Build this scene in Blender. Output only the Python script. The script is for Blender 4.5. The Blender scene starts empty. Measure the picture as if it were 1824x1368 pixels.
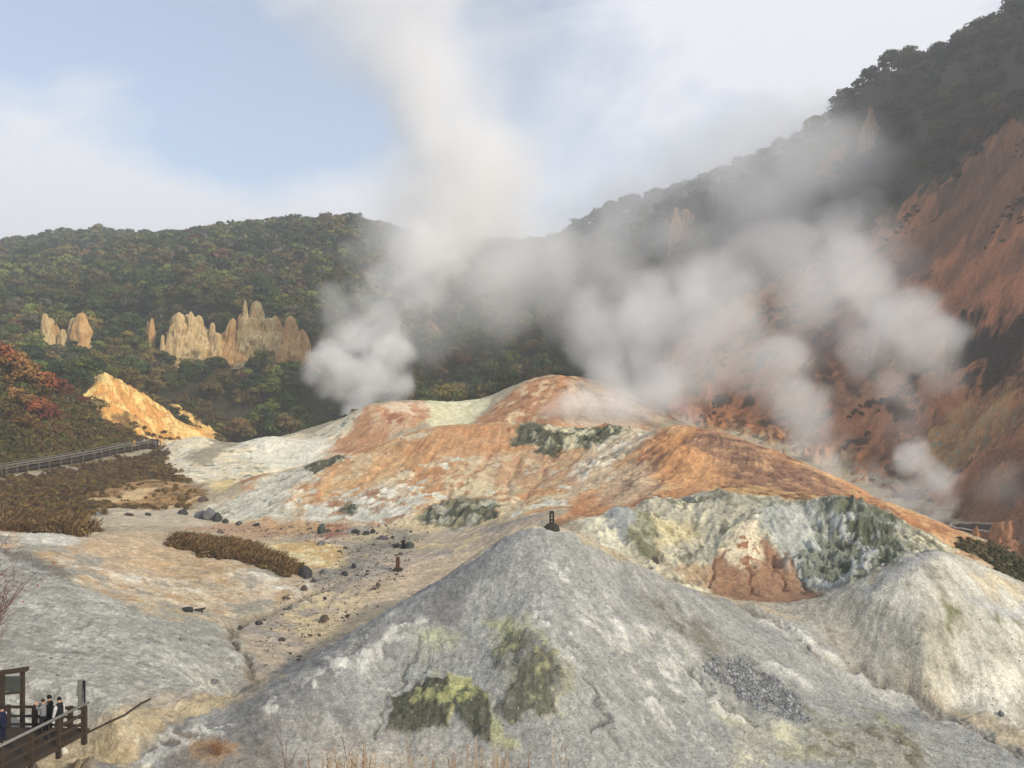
import bpy, math, random
import numpy as np
from mathutils import Vector, Matrix, noise as mnoise

# ------------------------------------------------------------------ camera, sky, sun, exposure
S = bpy.context.scene
F = 1488.0                                    # focal length in photo pixels (photo 1824 wide)
cam_d = bpy.data.cameras.new('camera'); cam = bpy.data.objects.new('camera', cam_d)
S.collection.objects.link(cam); S.camera = cam
cam_d.sensor_width = 36.0; cam_d.lens = 36.0 * F / 1824.0
cam_d.clip_start = 0.1; cam_d.clip_end = 8000
cam.location = (0, 0, 0); cam.rotation_euler = (math.pi / 2, 0, 0)

SUN_EL, SUN_AZ = math.radians(27), math.radians(52)   # azimuth to the right of straight behind the camera
to_sun = Vector((math.sin(SUN_AZ) * math.cos(SUN_EL), -math.cos(SUN_AZ) * math.cos(SUN_EL), math.sin(SUN_EL)))
sd = bpy.data.lights.new('sun', 'SUN'); sun = bpy.data.objects.new('sun', sd); S.collection.objects.link(sun)
sd.energy = 3.4; sd.angle = math.radians(3.0); sd.color = (1.0, 0.89, 0.72)
sun.rotation_euler = to_sun.to_track_quat('Z', 'Y').to_euler(); sun.location = (60, -60, 60)

W = bpy.data.worlds.new('World'); S.world = W; W.use_nodes = True
wn, wl = W.node_tree.nodes, W.node_tree.links
bg = wn['Background']
sky = wn.new('ShaderNodeTexSky'); sky.sky_type = 'NISHITA'; sky.sun_disc = False
sky.sun_elevation = SUN_EL; sky.sun_rotation = math.radians(180) - SUN_AZ
sky.air_density = 1.0; sky.dust_density = 0.6; sky.ozone_density = 1.8
tc = wn.new('ShaderNodeTexCoord')
def wnode(t, **k):
    n = wn.new(t)
    for a, b in k.items(): setattr(n, a, b)
    return n
def wmath(op, a, b=None, c=None, clamp=False):
    n = wn.new('ShaderNodeMath'); n.operation = op; n.use_clamp = clamp
    for i, v in enumerate((a, b, c)):
        if v is None: continue
        if isinstance(v, (int, float)): n.inputs[i].default_value = v
        else: wl.new(v, n.inputs[i])
    return n.outputs[0]
sep = wnode('ShaderNodeSeparateXYZ'); wl.new(tc.outputs['Generated'], sep.inputs[0])
yy = wmath('MAXIMUM', wmath('ABSOLUTE', sep.outputs[1]), 0.12)
cu = wmath('DIVIDE', sep.outputs[0], yy); cv = wmath('DIVIDE', sep.outputs[2], yy)   # horizontal / vertical slope of the view ray
comb = wnode('ShaderNodeCombineXYZ'); wl.new(cu, comb.inputs[0]); wl.new(wmath('MULTIPLY', cv, 1.5), comb.inputs[1])
nz = wnode('ShaderNodeTexNoise'); nz.inputs['Scale'].default_value = 3.4; nz.inputs['Detail'].default_value = 7; nz.inputs['Roughness'].default_value = .55
nz.inputs['Distortion'].default_value = .35
wl.new(comb.outputs[0], nz.inputs['Vector'])
def blob(u, v, su, sv, amp):
    a = wmath('MULTIPLY', wmath('SUBTRACT', cu, u), 1 / su); b = wmath('MULTIPLY', wmath('SUBTRACT', cv, v), 1 / sv)
    d = wmath('ADD', wmath('MULTIPLY', a, a), wmath('MULTIPLY', b, b))
    return wmath('MULTIPLY', wmath('POWER', 2.718, wmath('MULTIPLY', d, -1)), amp)
cl = wmath('MULTIPLY', wmath('SUBTRACT', nz.outputs['Fac'], .5), 2.6)
cl = wmath('ADD', cl, .42)
for b in ((.38, .42, .36, .26, .95), (-.50, .21, .30, .055, .75), (-.53, .34, .15, .12, .35), (-.44, .43, .18, .07, -.5),
          (-.30, .30, .13, .10, -.45), (.0, .36, .08, .14, -.35), (-.2, .2, .16, .05, .45), (.33, .255, .10, .05, -.2)):
    cl = wmath('ADD', cl, blob(*b))
cl = wmath('MAXIMUM', wmath('ADD', cl, 0, clamp=True), .34)
hz_ = wmath('SUBTRACT', 1, wmath('MULTIPLY', wmath('ABSOLUTE', sep.outputs[2]), 5), clamp=True)
mixc = wnode('ShaderNodeMix', data_type='RGBA'); mixc.inputs['Factor'].default_value = 1
wl.new(cl, mixc.inputs['Factor']); wl.new(sky.outputs[0], mixc.inputs[6])
CLOUD = wmath('MULTIPLY', 1.0, 1.0)
cc = wnode('ShaderNodeRGB'); cc.outputs[0].default_value = (5.5, 5.6, 5.95, 1)
wl.new(cc.outputs[0], mixc.inputs[7]); wl.new(mixc.outputs[2], bg.inputs[0])
bg.inputs[1].default_value = 0.155

S.view_settings.view_transform = 'Standard'; S.view_settings.look = 'None'
S.view_settings.exposure = 0.06; S.view_settings.gamma = 1.0
S.render.engine = 'CYCLES'
S.cycles.use_denoising = True
S.cycles.max_bounces = 10; S.cycles.diffuse_bounces = 2; S.cycles.glossy_bounces = 1; S.cycles.transmission_bounces = 1
S.cycles.volume_bounces = 8; S.cycles.transparent_max_bounces = 8
S.cycles.use_adaptive_sampling = True; S.cycles.adaptive_threshold = 0.02
S.cycles.caustics_reflective = False; S.cycles.caustics_refractive = False

R = random.Random(7)
RS = np.random.RandomState(11)

# ------------------------------------------------------------------ helpers
def lin(c):
    c = np.asarray(c, float) / 255.0
    return np.where(c <= .04045, c / 12.92, ((c + .055) / 1.055) ** 2.4)

def hash2(ix, iy, seed):
    h = (ix.astype(np.int64) * 374761393 + iy.astype(np.int64) * 668265263 + seed * 974634777) & 0xFFFFFFFF
    h = ((h ^ (h >> 13)) * 1274126177) & 0xFFFFFFFF
    return ((h ^ (h >> 16)) & 0xFFFFFF) / float(0xFFFFFF)
def vnoise(x, y, seed=0):
    ix = np.floor(x); iy = np.floor(y); fx = x - ix; fy = y - iy
    fx = fx * fx * fx * (fx * (fx * 6 - 15) + 10); fy = fy * fy * fy * (fy * (fy * 6 - 15) + 10)
    a = hash2(ix, iy, seed); b = hash2(ix + 1, iy, seed); c = hash2(ix, iy + 1, seed); d = hash2(ix + 1, iy + 1, seed)
    return (a + (b - a) * fx) * (1 - fy) + (c + (d - c) * fx) * fy
def fbm(x, y, scale, octv=4, seed=0, gain=.5, ridged=False):
    """fractal noise about 0, roughly -1..1"""
    s = np.zeros(np.shape(x)); a = 1.0; t = 0; fx = np.asarray(x) / scale; fy = np.asarray(y) / scale
    for o in range(octv):
        n = vnoise(fx, fy, seed + o * 17) * 2 - 1
        if ridged: n = 1 - 2 * np.abs(n)
        s += a * n; t += a; a *= gain
        fx, fy = fx * 1.63 + fy * 1.21 + 13.7, fy * 1.63 - fx * 1.21 - 7.1
    return s / t * 1.6
def sstep(a, b, x):
    t = np.clip((x - a) / (b - a), 0, 1); return t * t * (3 - 2 * t)

# ------------------------------------------------------------------ terrain: control lines (photo px, photo py, distance)
TR = 7.5                                       # canopy height kept free below forest skylines
L_ = []                                        # (points, tree_height)
def ln_(*pts, tree=0): L_.append((pts, tree))
def pt_(*pts, tree=0):
    for p in pts: L_.append(((p,), tree))
# near bank and foot
ln_((-500,2700,5),(912,2700,5),(2300,2700,5)); ln_((-500,1620,9),(912,1620,9),(2300,1620,9))
ln_((-500,1640,12),(300,1640,12),(912,1640,12),(1600,1640,12),(2300,1640,12))
ln_((-500,1760,22),(912,1760,22),(2300,1760,22))
ln_((-500,1600,29),(0,1560,30),(500,1590,33),(912,1560,36),(1400,1570,38),(1824,1570,40),(2300,1570,42))
# dark cone
ln_((0,1425,35.5),(150,1368,39),(300,1308,42),(400,1258,45),(500,1203,48),(600,1148,51),(700,1083,54.5),(780,1037,57),(860,988,59),(925,950,60),(985,941,60.5),(1040,958,61),(1090,985,62),(1150,1013,63),(1200,1038,64),(1260,1060,66),(1330,1077,68.5))
pt_((985,1000,57.5),(985,1100,52.5),(985,1200,48.5),(985,1300,45),(985,1368,43),(985,1450,40),(700,1200,49.5),(700,1300,45),(700,1368,42.5),
    (850,1100,54),(850,1200,49),(850,1300,45),(500,1300,43.5),(500,1368,41),(300,1368,39.5),(1200,1110,59),(1200,1200,54),(1200,1300,49),(1200,1368,46),
    (1100,1040,60),(1330,1110,66),(1400,1150,63),(1400,1250,56),(1400,1368,49),(1600,1280,57),(1600,1368,51),(1824,1335,57),(1824,1368,54),(2100,1400,56),
    (1530,1185,65),(1620,1240,63.5),(1450,1120,67.5),(1720,1290,60),(-200,1420,33),(0,1388,34.5))
# ground behind the cone flanks
pt_((400,1285,49),(500,1235,53),(600,1185,57),(700,1110,63),(780,1075,68),(860,1030,74),(940,985,80),(1000,975,78),(1060,985,74),(1120,1035,72),(1200,1068,72))
# boardwalk ground and grey slope
pt_((0,1320,37.5),(150,1322,38.5),(220,1285,41),(300,1238,45.5),(360,1225,48),(-200,1330,36))
ln_((390,1100,66),(405,1125,62),(440,1172,55),(462,1212,50.5))
pt_((250,1150,52),(100,1150,50),(0,1150,48),(0,1230,42.5),(120,1240,42.5),(0,1050,58),(150,1060,59),(300,1090,62),(200,1005,72),(0,1000,66),(-200,1000,62),(-200,1150,46),(330,1180,51.5))
ln_((-300,925,74),(-100,940,76),(0,948,77),(80,950,80),(160,953,83),(240,945,90),(320,955,90))
pt_((0,985,86),(-200,970,86),(80,975,90))
pt_((0,925,102),(80,928,102),(160,925,103),(250,915,112),(330,925,112),(-200,900,100))
# beige humps and stream floor
pt_((400,985,86),(350,1010,80),(300,1010,79),(480,1010,83),(430,1040,76),(480,1060,74),(540,968,98),(600,985,94),(510,985,92),(570,1045,78),(520,1085,71.5),
    (450,950,104),(560,945,108),(640,950,104),(700,945,106),(740,975,94),(660,1000,87),(800,965,100),(860,933,106),(930,905,104),(620,1060,75),(560,1120,66),(700,1050,76),
    (850,980,87),(930,925,93),(480,1140,62),(520,1180,58),(400,940,110),(1000,900,98),(960,930,88))
# floor behind toward the left: tan shelf, brown slope, path
pt_((230,890,127),(330,880,130),(380,870,138),(400,868,142),(300,850,146),(320,840,155),(420,850,146),(450,845,150),(350,815,172),(300,800,184),(360,790,186))
ln_((-300,852,140),(0,840,150),(100,824,163),(200,803,178),(280,794,190))
ln_((-300,858,137),(0,847,147),(100,832,160),(200,812,174),(290,803,184))
pt_((0,885,125),(100,880,130),(200,865,138),(250,840,152))
# near left hill crest and front
ln_((-300,560,150),(-100,610,160),(0,660,168),(60,690,172),(100,712,175),(160,738,180),(220,770,185),(275,790,191),tree=0)
pt_((0,760,158),(100,770,168),(0,810,153),(-200,720,150))
pt_((0,715,205),(100,745,205),(-200,640,190),(160,760,198))
# yellow scarp
ln_((150,715,205),(175,690,210),(195,671,215),(225,688,217),(260,712,220),(320,750,225),(392,784,226))
pt_((180,735,200),(230,770,200),(290,785,202),(340,795,208),(240,730,210),(280,755,212),(330,780,214))
pt_((200,690,232),(260,735,238),(330,768,240))
ln_((308,722,244),(340,748,240),(395,780,232))
# mid mound crest, front, back
ln_((352,917,120),(430,880,128),(470,858,133),(520,837,137),(600,815,142),(650,800,144),(700,780,147),(760,760,150),(830,753,151),(900,752,152),(960,758,150),(1010,762,149),(1060,765,147),(1110,757,145),(1150,769,140))
pt_((830,800,137),(830,850,125),(830,890,117),(830,920,111),(700,840,130),(700,880,121),(700,925,111),(600,860,128),(600,905,118),(600,935,111),(520,890,121),(520,920,115),(450,900,121),
    (1000,800,135),(1000,850,122),(1000,880,110),(930,850,125),(930,890,112),(1080,810,129),(1080,860,113),(760,905,114),(430,915,118))
pt_((500,860,155),(600,835,162),(700,805,168),(830,780,175),(950,785,172),(1060,795,168),(430,860,148))
# dome
ln_((1130,785,132),(1170,765,130),(1210,757,128),(1250,762,126.5),(1300,775,124),(1400,810,118),(1500,855,112),(1582,895,107),(1692,941,101),(1777,971,97),(1824,1000,94),(2000,1080,86))
ln_((1210,800,119),(1150,850,110),(1090,890,100),(1020,925,89))
pt_((1210,850,108),(1300,830,112),(1400,860,106),(1280,870,102),(1500,885,103))
ln_((1060,925,86),(1100,915,90),(1170,895,95),(1250,880,97),(1350,886,95),(1450,897,93),(1560,905,92),(1620,940,90),(1700,985,87),(1824,1034,84))
ln_((1120,1000,79),(1180,1018,78),(1240,1050,76),(1300,1058,76),(1400,1058,76),(1500,1053,76),(1580,1018,80))
pt_((1330,930,87),(1335,980,83),(1300,1020,79.5),(1420,1020,79.5),(1250,960,86),(1470,970,86),(1180,960,84),(1550,970,85),
    (1360,1072,71),(1430,1066,73))
pt_((1210,800,150),(1300,830,150),(1400,870,145),(1500,920,140),(1600,950,130),(1700,985,118),(1824,1040,108),(1130,800,155))
# pale right mound
ln_((1450,1064,73.5),(1500,1048,72.5),(1560,1020,72),(1600,1000,72.5),(1657,976,75),(1700,988,76),(1745,1004,78),(1824,1037,81),(2000,1090,84))
pt_((1650,1050,69),(1650,1150,64.5),(1750,1090,71),(1750,1200,65),(1824,1250,64),(1550,1140,66.5),(1560,1070,69),(1824,1130,71),(1500,1100,69),(1700,1240,64),(2000,1250,66))
pt_((1657,1000,80),(1745,1022,83),(1600,1012,78))
# valley behind the dome and right mountain
pt_((1700,935,140),(1600,875,155),(1500,815,185),(1824,985,115),(1750,948,130),(1400,790,200),(1300,760,222),(1200,745,240),(1100,745,255),(2100,1050,100))
pt_((1824,900,135),(1824,800,150),(1824,700,165),(1824,600,180),(1824,500,195),(1824,400,212),(1824,300,232),(1824,200,250),(1824,100,268))
pt_((2124,800,115),(2124,600,140),(2124,400,165),(2124,200,190),(2124,0,215),(2300,600,130),(2300,200,170))
pt_((1700,850,162),(1700,750,180),(1700,650,200),(1700,550,220),(1700,450,240),(1700,350,262),(1700,250,284))
pt_((1600,780,185),(1600,700,203),(1600,600,225),(1600,500,250),(1600,400,280),(1600,300,310),(1500,720,215),(1500,600,245),(1500,500,275),(1500,400,310),(1500,300,345))
pt_((1400,700,230),(1400,550,285),(1400,400,345),(1300,650,258),(1300,550,300),(1300,450,345),(1300,360,395),(1200,650,275),(1200,500,350),(1200,400,410),(1100,650,300),(1100,550,350),(1100,450,415))
pt_((960,705,300),(960,600,360),(960,500,430),(850,712,320),(850,600,400),(850,500,480),(760,700,330),(760,600,400),(760,500,480))
ln_((2200,-330,280),(1950,-70,275),(1880,-20,280),(1824,18,287),(1790,45,292),(1740,60,300),(1700,82,308),(1672,105,316),(1655,132,324),(1640,132,332),(1600,122,345),(1560,122,350),(1530,138,358),(1510,160,365),(1480,190,375),(1400,245,400),(1300,290,430),(1200,335,455),(1100,358,475),(1045,375,485),(1000,415,490),(960,436,500),tree=TR)
ln_((950,440,620),(870,432,620),(780,425,610),(740,420,590),(680,400,560),(620,381,545),(560,384,545),(480,394,555),(400,402,560),(330,412,570),(290,420,580),(260,418,620),(180,402,640),(100,410,650),(0,430,640),(-150,440,620),(-400,440,600),tree=TR)
# behind the skylines
ln_((2300,300,420),(1824,330,450),(1640,400,480),(1400,440,560),(1200,470,620),(960,500,700),(600,460,760),(200,470,850),(-400,480,800))
ln_((-500,560,1500),(912,560,1500),(2300,560,1500))
# left forest hill
pt_((600,690,300),(600,600,345),(600,500,430),(430,700,265),(430,640,298),(430,540,345),(430,460,440),(250,640,292),(250,560,340),(250,480,430),(100,640,280),(0,620,285),(0,560,330),(0,490,440),
    (-200,600,260),(-200,500,400),(520,640,300),(520,560,350),(620,430,480),(100,560,340),(100,480,450))
ln_((540,672,262),(575,712,258),(600,740,250),(612,752,244)); ln_((612,775,240),(540,775,236),(470,775,236),(400,790,234))
pt_((470,720,250),(350,700,262))
# white flow and back mounds
pt_((360,800,180),(420,815,172),(480,795,186),(540,785,192),(600,800,176),(640,800,168),(560,760,212),(620,752,225),(660,742,245),(480,830,158),(420,790,200))
ln_((590,765,190),(620,745,190),(650,724,190),(680,718,190),(720,717,192),(770,718,196),(820,714,208),(868,713,215))
pt_((640,775,178),(700,760,178),(760,745,180),(700,795,168),(780,738,190),(820,745,190))
pt_((700,740,240),(780,738,245),(860,735,250),(620,760,240))
ln_((845,742,192),(870,722,196),(900,700,198),(930,682,199),(960,671,200),(1000,668,200),(1050,675,203),(1100,692,205),(1150,715,206),(1190,738,205))
pt_((1000,705,188),(1000,740,178),(930,720,186),(900,745,178),(1080,745,180),(1120,760,172),(970,755,172))
pt_((1000,705,240),(930,715,240),(1100,725,240))

P = []
for pts, tree in L_:
    if len(pts) == 1: P.append((*pts[0], tree)); continue
    for a, b in zip(pts[:-1], pts[1:]):
        n = max(1, int(round(abs(b[0] - a[0]) / 28)))
        for k in range(n):
            t = k / n
            P.append((a[0] + (b[0] - a[0]) * t, a[1] + (b[1] - a[1]) * t, math.exp(math.log(a[2]) * (1 - t) + math.log(b[2]) * t), tree))
    P.append((*pts[-1], tree))
P = np.array(P)
cpu = (P[:, 0] - 912) / F; cpl = np.log(P[:, 2]); cpv = (684 - P[:, 1]) / F - P[:, 3] / P[:, 2]
CC = 0.018
def kern(du, dl): return np.sqrt(du * du + dl * dl + CC * CC)
K = kern(cpu[:, None] - cpu[None], cpl[:, None] - cpl[None]) - 0
n = len(P); Q = np.stack([np.ones(n), cpu, cpl], 1)
A = np.zeros((n + 3, n + 3)); A[:n, :n] = K - np.eye(n) * 3e-3; A[:n, n:] = Q; A[n:, :n] = Q.T
wts = np.linalg.solve(A, np.concatenate([cpv, np.zeros(3)]))
NC, NR = 340, 560
gu = np.linspace((-430 - 912) / F, (2260 - 912) / F, NC); gl = np.linspace(math.log(5.2), math.log(1450), NR)
GV = np.zeros((NR, NC))
for i in range(NR):
    k = kern(gu[:, None] - cpu[None], gl[i] - cpl[None]); GV[i] = k @ wts[:n] + wts[n] + wts[n + 1] * gu + wts[n + 2] * gl[i]

# full grid
cols = np.linspace(-420, 2250, 1120)
rows = np.concatenate([np.linspace(math.log(5.4), math.log(33), 70, endpoint=False), np.linspace(math.log(33), math.log(330), 960, endpoint=False), np.linspace(math.log(330), math.log(1400), 150)])
U = (cols - 912) / F
def bil(G, l, u):
    fi = np.clip((l - gl[0]) / (gl[1] - gl[0]), 0, NR - 1.001); fj = np.clip((u - gu[0]) / (gu[1] - gu[0]), 0, NC - 1.001)
    i = fi.astype(int); j = fj.astype(int); a = fi - i; b = fj - j
    return (G[i, j] * (1 - b) + G[i, j + 1] * b) * (1 - a) + (G[i + 1, j] * (1 - b) + G[i + 1, j + 1] * b) * a
LL, UU = np.meshgrid(rows, U, indexing='ij')
Y = np.exp(LL); X = UU * Y
Z = bil(GV, LL, UU) * Y
PXC = UU * F + 912

def hit_on(Zg, px, py):
    """first ground point seen at photo pixel (px,py): a point on the terrain, in metres"""
    u = (px - 912) / F; v = (684 - py) / F
    fj = min(max((u - U[0]) / (U[1] - U[0]), 0), len(U) - 1.001); j = int(fj); b = fj - j
    col = (Zg[:, j] * (1 - b) + Zg[:, j + 1] * b) / Ye
    k = int(np.argmax(col[60:] >= v)) + 60
    if col[k] < v: k = len(col) - 1
    k = max(k, 1); t = (v - col[k - 1]) / max(col[k] - col[k - 1], 1e-9); t = min(max(t, 0), 1)
    y = math.exp(rows[k - 1] * (1 - t) + rows[k] * t); return (u * y, y, v * y)
Ye = np.exp(rows)
Z0 = Z.copy()

# ------------------------------------------------------------------ terrain: regions (outlines on the ground, found by casting the photo's outlines onto it)
def outline(poly, yr):
    o = []
    for p in poly:
        x, y, z = hit_on(Z0, p[0], p[1]); y = min(max(y, yr[0]), yr[1]); o.append(((p[0] - 912) / F, math.log(y)))
    return np.array(o)
WX = fbm(X, Y, 3.0, 3, 5); WY = fbm(X, Y, 3.0, 3, 55)          # edge-warping noise, in metres
WX2 = fbm(X, Y, .9, 3, 6); WY2 = fbm(X, Y, .9, 3, 56)
def region(poly, yr=(0, 1e9), soft=1.0, warp=1.5, warp2=.5, span=(0, 1e9)):
    """0..1 mask of a ground region; soft and warp in metres; span limits the distance band"""
    O = outline(poly, yr); pad = (soft + warp * 2 + warp2 * 2)
    M = np.zeros(Y.shape)
    l0 = O[:, 1].min(); l1 = O[:, 1].max(); yl = math.exp(l0)
    r0 = max(np.searchsorted(rows, l0 - pad / yl) - 1, 0); r1 = min(np.searchsorted(rows, l1 + pad / yl) + 1, len(rows))
    c0 = max(np.searchsorted(U, O[:, 0].min() - pad / yl) - 1, 0); c1 = min(np.searchsorted(U, O[:, 0].max() + pad / yl) + 1, len(U))
    if r1 <= r0 or c1 <= c0: return M
    s = np.s_[r0:r1, c0:c1]; y = Y[s]
    px = UU[s] + (WX[s] * warp + WX2[s] * warp2) / y; py = LL[s] + (WY[s] * warp + WY2[s] * warp2) / y
    d2 = np.full(px.shape, 1e9); ins = np.zeros(px.shape, bool)
    for i in range(len(O)):
        ax, ay = O[i - 1]; bx, by = O[i]; ex = bx - ax; ey = by - ay
        t = np.clip(((px - ax) * ex + (py - ay) * ey) / max(ex * ex + ey * ey, 1e-12), 0, 1)
        d2 = np.minimum(d2, (px - ax - t * ex) ** 2 + (py - ay - t * ey) ** 2)
        if abs(ey) > 1e-12:
            c = ((ay > py) != (by > py)) & (px < (py - ay) / ey * ex + ax); ins ^= c
    d = np.sqrt(d2) * y * np.where(ins, 1, -1)
    m = sstep(-soft, soft, d)
    m[(y < span[0]) | (y > span[1])] = 0
    M[s] = m; return M

def lic(N, Zs, step, n):
    """drag a ground noise down the slope, so that it becomes rills"""
    gl_ = np.gradient(Zs, rows, axis=0); gu_ = np.gradient(Zs, U, axis=1); g = np.sqrt(gl_ ** 2 + gu_ ** 2) + 1e-6
    dl = (gl_ / g).astype(np.float32); du = (gu_ / g).astype(np.float32)
    rsp = np.gradient(rows)[:, None]; csp = U[1] - U[0]
    acc = N.astype(np.float32).copy()
    I0, J0 = np.meshgrid(np.arange(len(rows)), np.arange(len(U)), indexing='ij')
    for sg in (1, -1):
        ii = I0.astype(np.float32); jj = J0.astype(np.float32)
        for k in range(n):
            a = np.clip(np.rint(ii), 0, len(rows) - 1).astype(int); b = np.clip(np.rint(jj), 0, len(U) - 1).astype(int)
            s = sg * step / Ye[a]
            ii += dl[a, b] * s / rsp[a, 0]; jj += du[a, b] * s / csp
            a = np.clip(np.rint(ii), 0, len(rows) - 1).astype(int); b = np.clip(np.rint(jj), 0, len(U) - 1).astype(int)
            acc += N[a, b] * (1 - abs(k) / (n + 1) * .6)
    acc -= acc.mean(); return acc / acc.std()
ST1 = lic(vnoise(X / .45, Y / .45, 3) - .5, Z, .35, 9)          # fine rills
ST2 = lic(vnoise(X / 1.7, Y / 1.7, 4) - .5, Z, .9, 12)          # broad streaks
ST0 = lic(vnoise(X / .16, Y / .16, 9) - .5, Z, .14, 7)
NA = fbm(X, Y, 6, 7, 21, .62); NB = fbm(X, Y, 1.7, 6, 22, .64); NCr = fbm(X, Y, 3.2, 5, 23, ridged=True); NF = fbm(X, Y, .5, 2, 24)
STD = ST2
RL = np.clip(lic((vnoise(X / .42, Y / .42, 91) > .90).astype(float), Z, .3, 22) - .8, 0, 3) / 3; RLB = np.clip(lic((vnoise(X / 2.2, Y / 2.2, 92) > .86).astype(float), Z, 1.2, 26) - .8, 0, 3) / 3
ST2 = .62 * ST2 + .95 * fbm(X, Y, 2.4, 5, 71, .6) / .45; ST1 = .75 * ST1 + .8 * fbm(X, Y, .8, 4, 72, .6) / .45

C = np.zeros(Y.shape + (3,)); C[:] = lin((178, 160, 134))
def put(m, rgb, k=1.0):
    global C
    C = C + (lin(rgb) - C) * (m * k)[..., None]
def speck(m, rgb, cover, N=None, w=.25, k=1.0):
    """mottled colour inside mask: noise above a threshold"""
    N = NB if N is None else N
    q = np.quantile(N[::7, ::7], 1 - cover); w *= .5; put(m * sstep(q - w, q + w, N), rgb, k)

far = sstep(205, 235, Y)
put(far, (70, 68, 48))
E = []                                          # region log for vegetation: name -> mask
# --- valley floor and left shelves
m = region([(380,905),(560,930),(700,930),(860,925),(985,925),(985,960),(880,990),(780,1040),(640,1130),(480,1215),(300,1300),(200,1330),(120,1345),(230,1275),(440,1215),(440,1160),(400,1110),(520,1050),(600,990),(560,960),(350,930)], (45,112), 1.5, 1.5)
put(m, (182,162,142)); speck(m, (160,150,138), .4, ST2, .8); speck(m, (205,180,140), .25, NA)
m = region([(540,1040),(620,970),(720,945),(760,960),(640,1010),(500,1085),(420,1110)], (45,112), 2, 1.5); put(m, (138,132,120), .85)
m = region([(640,1050),(760,1000),(930,930),(960,935),(860,985),(740,1055),(640,1110),(560,1150),(600,1100)], (45,112), 1.5, 1); put(m, (198,172,142), .8)
# grey left slope
GS = region([(-420,955),(0,975),(60,1000),(150,1045),(250,1090),(380,1110),(410,1130),(440,1170),(455,1215),(300,1240),(220,1285),(100,1330),(-420,1420)], (35,80), .8, .8)
put(GS, (168,165,154)); speck(GS, (182,180,168), .4, ST2, .7); speck(GS, (134,132,124), .3, ST1, .6, .7); speck(GS, (126,120,110), .08, NB, .2, .6)
m = region([(-420,940),(0,950),(160,958),(320,965),(420,985),(560,1010),(560,1060),(420,1105),(330,1095),(250,1088),(150,1042),(60,998),(0,972)], (60,105), 1, 1)
put(m, (202,180,154)); speck(m, (216,208,190), .4, NA, .4); speck(m, (178,146,112), .3, NB, .5); speck(m, (160,152,136), .25, ST2, .8)
m = region([(160,960),(300,950),(330,1000),(300,1030),(200,1025)], (60,105), 2, 2); put(m, (202,166,130), .7)
m = region([(290,990),(400,1000),(430,1050),(330,1055)], (60,105), 2, 2); put(m, (194,154,108), .5)
m = region([(0,975),(60,990),(140,1030),(130,1042),(60,1010),(0,985)], (60,105), .6, .5); put(m, (110,104,96), .8)
m = region([(0,945),(160,950),(150,975),(40,965)], (60,95), 1, 1); put(m, (205,203,190), .8)
m = region([(470,968),(560,962),(620,985),(600,1012),(540,1012),(480,985)], (84,108), 1, 1); put(m, (206,166,108)); speck(m, (218,196,150), .3)
m = region([(300,925),(430,925),(540,940),(480,960),(330,945)], (90,118), 1.5, 1); put(m, (184,140,108), .8)
m = region([(560,925),(620,928),(610,958),(570,955)], (90,118), 1, 1); put(m, (160,92,66), .8)
m = region([(460,935),(560,925),(600,945),(520,955)], (90,118), 1.2, 1); put(m, (198,150,100), .7)
m = region([(160,905),(330,905),(420,925),(330,940),(200,935)], (95,125), 1.5, 1); put(m, (190,172,148))
# path shelf vegetation floor
m = region([(-420,870),(0,855),(100,838),(200,820),(290,806),(310,840),(370,880),(350,905),(200,905),(150,925),(120,940),(-420,940)], (98,185), 1.5, 1.5); VEG1 = m
put(m, (96,80,50)); speck(m, (74,62,40), .4, NB, .5)
m = region([(170,880),(250,855),(340,860),(375,885),(345,902),(240,905),(180,900)], (98,160), 1.5, 2); OC = m; put(m, (176,128,76)); speck(m, (120,92,54), .35, NB, .4); speck(m, (206,170,120), .2, NA, .3)
# near left hill
m = region([(-420,500),(0,650),(100,705),(170,740),(225,772),(278,792),(200,802),(100,822),(0,838),(-420,880)], (140,193), 1, 1); VEG2 = m
put(m, (92,82,50)); speck(m, (112,100,60), .4, NB, .5)
# yellow scarp
m = region([(140,716),(165,690),(178,664),(195,655),(232,682),(266,706),(326,746),(392,785),(330,798),(270,788),(225,768)], (190,226), 1, 1.2); YS = m
put(m, (226,160,88)); speck(m, (246,204,132), .4, ST2, .8); speck(m, (196,138,76), .25, ST1, .7)
m = region([(205,745),(235,742),(245,765),(220,770)], (190,226), 1, 1.5); put(m, (110,88,56), .9)
m = region([(300,718),(322,726),(400,782),(366,784),(326,752)], (222,246), .8, .8); put(m, (234,184,112)); YS = np.maximum(YS, m)
# white flow
m = region([(290,800),(330,778),(400,790),(440,785),(560,770),(600,750),(660,722),(640,775),(600,815),(520,838),(470,858),(420,880),(380,880),(370,862),(320,850),(300,825)], (138,230), 1, 1)
put(m, (234,212,176)); speck(m, (202,192,162), .35, NA, .4); speck(m, (222,212,190), .3, ST2, .8); speck(m, (128,132,112), .12, NB, .25)
m = region([(300,800),(345,780),(385,792),(360,812),(320,810)], (150,220), 1, 1); put(m, (222,206,174))
m = region([(330,820),(380,800),(440,785),(420,805),(360,830)], (150,200), 1, 1); put(m, (140,128,106), .7)
m = region([(370,858),(410,855),(420,872),(385,882)], (130,160), .8, .8); put(m, (220,190,132))
m = region([(430,858),(470,850),(465,865),(430,875)], (130,160), .8, .8); put(m, (190,130,86))
m = region([(440,795),(520,780),(600,795),(560,825),(470,835)], (140,220), 2, 2); put(m, (226,220,200), .8)
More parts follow.
